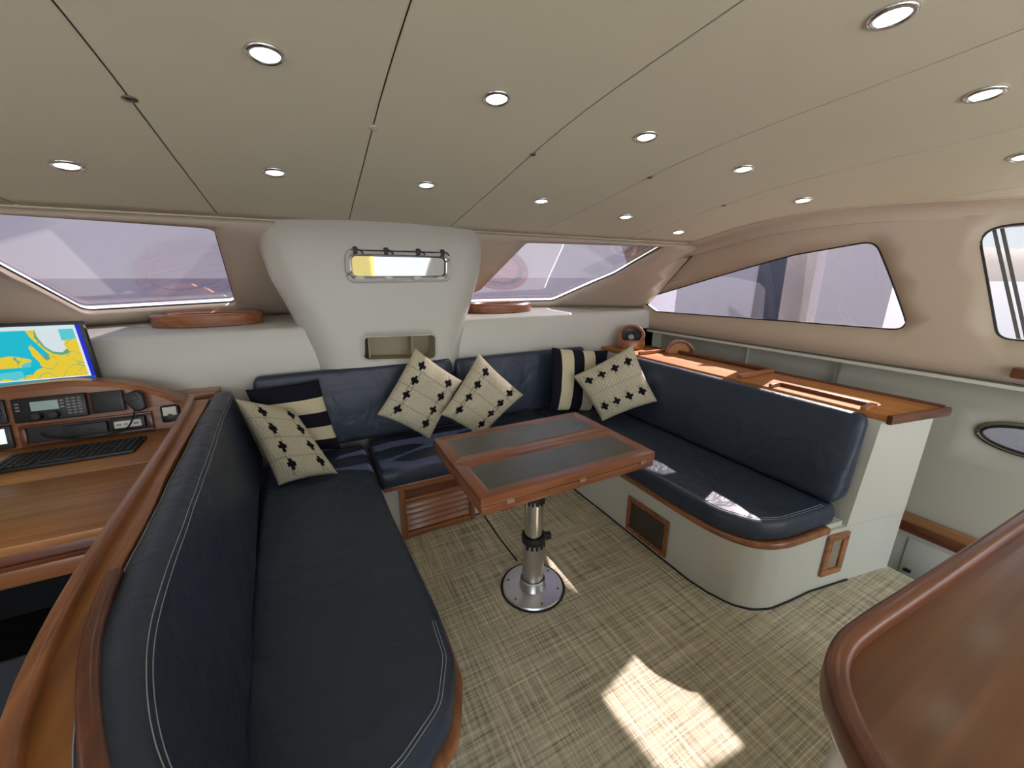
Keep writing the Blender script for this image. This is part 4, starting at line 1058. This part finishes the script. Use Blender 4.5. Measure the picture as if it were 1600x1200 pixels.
prism(t_, [(p.x, p.y) for p in oo], -.02, .02, .002, M=AM @ Matrix.Rotation(math.radians(90), 4, 'X')); fin('hoop', t_, 'teak_dark_X', ah); bm.free()
bm = bmesh.new(); prism(bm, [(.089 * math.cos(math.pi * k / 20), .089 * math.sin(math.pi * k / 20)) for k in range(21)], -.014, -.004, M=AM @ Matrix.Rotation(math.radians(90), 4, 'X')); fin('back_board', bm, 'teak_gold_X', ah)
hp = at_x(1598, 583, 2.70); bm = bmesh.new(); box(bm, 2.67, 2.712, hp.y - .10, hp.y + .028, hp.z - .024, hp.z + .022, .008, 3)
T(fin('grab_block', bm, 'teak_dark_Y'), 'dark wooden block on the side wall lip at the right picture edge', 'grab handle')

# ================================================================== DOWNLIGHTS
ORD = ['first', 'second', 'third', 'fourth', 'fifth', 'sixth']
rowsL = [('front', [(104, 257), (429, 268), (666, 288), (846, 313), (978, 338), (1060, 362)]), ('middle', [(414, 82), (776, 152), (1010, 212), (1162, 263), (1255, 312)]), ('near', [(1395, 22), (1540, 145), (1602, 243)])]
proto = None
for rn, lst in rowsL:
    for i, (u, v) in enumerate(lst):
        P = hit(u, v, g_ceil)
        nx_ = Vector((-.08 * (P.x - CX) * -1, -(zceil(P.x, P.y + .01) - zceil(P.x, P.y - .01)) / .02, 1)).normalized()
        lab = f'recessed chrome downlight, {ORD[i]} from the left in the {rn} row on the ceiling'
        e_ = thing('ceiling_downlight', lab, 'ceiling light', P, 'recessed ceiling downlights')
        e_.rotation_euler = nx_.to_track_quat('Z', 'Y').to_euler()
        if proto is None:
            bm = bmesh.new(); lathe(bm, [(.041, .001), (.042, -.004), (.039, -.008), (.032, -.009), (.029, -.004), (.029, .001)], n=32); me1 = None
            bmesh.ops.recalc_face_normals(bm, faces=bm.faces); me1 = bpy.data.meshes.new('bezel'); bm.to_mesh(me1); bm.free(); me1.materials.append(MATS['chrome'])
            bm = bmesh.new(); lathe(bm, [(0, -.0085), (.016, -.0075), (.026, -.004), (.0295, -.001)], n=24); me2 = bpy.data.meshes.new('lens'); bm.to_mesh(me2); bm.free(); me2.materials.append(MATS['lamp_glow'])
            for m_ in (me1, me2):
                for p in m_.polygons: p.use_smooth = True
            proto = (me1, me2)
        for nm, m_ in zip(('bezel', 'lens'), proto):
            o = bpy.data.objects.new(nm, m_); COL.objects.link(o); o.parent = e_

# ================================================================== OUTSIDE
sea = bmesh.new(); box(sea, -900, 900, -900, 900, -1.6, -1.5); o = fin('sea', sea, 'sea'); T(o, 'grey-blue sea beyond the side windows', 'sea'); o['kind'] = 'stuff'
bm = bmesh.new(); rowsg = []
for k in range(60):
    a = math.radians(-40 + 78 * k / 59); r0 = 420; h = 26 + 16 * noise.noise(Vector((k * .17, 0, 0))) + 7 * noise.noise(Vector((k * .6, 3, 0)))
    rowsg.append([bm.verts.new((rr * math.cos(a), rr * math.sin(a), z)) for rr, z in ((r0, -1.5), (r0 + 30, h * .5), (r0 + 90, h), (r0 + 200, -1.5))])
for a, b in zip(rowsg, rowsg[1:]):
    for k in range(3): bm.faces.new((a[k], b[k], b[k + 1], a[k + 1]))
T(fin('coastal_hills', bm, 'hill'), 'low brown hills on the far shore seen through the side windows', 'hills')
bm = bmesh.new(); prism(bm, [(-2.0, 3.6), (3.0, 3.6), (2.6, 7.5), (-1.6, 7.5)], .95, 1.05, .02); T(fin('foredeck', bm, 'deck_white'), 'pale foredeck outside the front windows', 'deck')
bm = bmesh.new(); box(bm, 3.06, 3.75, -2.2, 3.6, .88, .93, .004); T(fin('side_deck', bm, 'deck_white'), 'pale side deck outside the right window', 'deck')
al = thing('arch_leg', 'pale moulded roof arch leg just outside the right side window, with an added flare that blocks sun', 'arch leg', (3.14, 1.56, .93))
bm = bmesh.new(); prism(bm, [(1.47, .932), (1.66, .932), (1.68, 1.76), (1.75, 1.86), (1.92, 1.91), (2.25, 1.93), (2.25, 2.06), (1.49, 2.06)], 3.08, 3.20, .01, M=Matrix(((0, 0, 1, 0), (1, 0, 0, 0), (0, 1, 0, 0), (0, 0, 0, 1)))); fin('leg', bm, 'boat_white', al)  # the forward flare at the top is added to keep sun off the floor
bm = bmesh.new(); box(bm, -1.8, 3.3, -5.0, -1.55, -.12, -.03, .01); T(fin('bounce_sole', bm, 'cockpit_bounce'), 'pale unseen cockpit sole outside the aft opening, added to bounce sunlight in', 'deck')  # unseen deck, added to bounce sunlight up to the headliner
# neighbouring catamaran abeam
nb = thing('moored_catamaran', 'white catamaran moored alongside, seen through the right side window', 'boat', (7, 3, -1.5))
bm = bmesh.new(); box(bm, 6.2, 7.6, .5, 13, -1.49, .55, .15, 3); fin('hull', bm, 'boat_white', nb)
bm = bmesh.new(); prism(bm, [(5.2, 2.55), (5.6, 2.1), (5.6, 1.92), (5.0, 2.5)], .5, 3.2); fin('mast_panel', bm, 'boat_white', nb)
bm = bmesh.new(); prism(bm, [(6.4, 3.0), (7.2, 3.0), (7.2, 5.4), (6.4, 5.4)], .56, 2.3, .05); fin('cabin', bm, 'boat_white', nb)
bm = bmesh.new(); box(bm, 6.37, 6.4, 3.40, 3.86, .80, 2.18, .01); fin('cabin_window', bm, 'boat_dark', nb)
pk = thing('canvas_bag', 'bright yellow canvas bag on deck seen through the mast casing portlight', 'bag', (.3, 4.3, 1.05))
bm = bmesh.new(); prism(bm, roundpoly([Vector(p) for p in [(.18, 4.2), (.62, 4.2), (.62, 4.5), (.18, 4.5)]], .08, 4), 1.051, 1.75, .06, 3); fin('body', bm, 'yellow_canvas', pk)
for (u0, u1), lab in zip(((1549, 1604), (1562, 1616)), ('dark wire stay outside the rightmost window, nearer its front edge', 'dark wire stay outside the rightmost window, the aft one of the pair')):
    bm = bmesh.new(); tube(bm, [at_x(u0, 340, 3.6), at_x(u1, 585, 3.6)], .008, 8); T(fin('rigging_stay', bm, 'black_rubber'), lab, 'stay', 'wire stays outside the window')
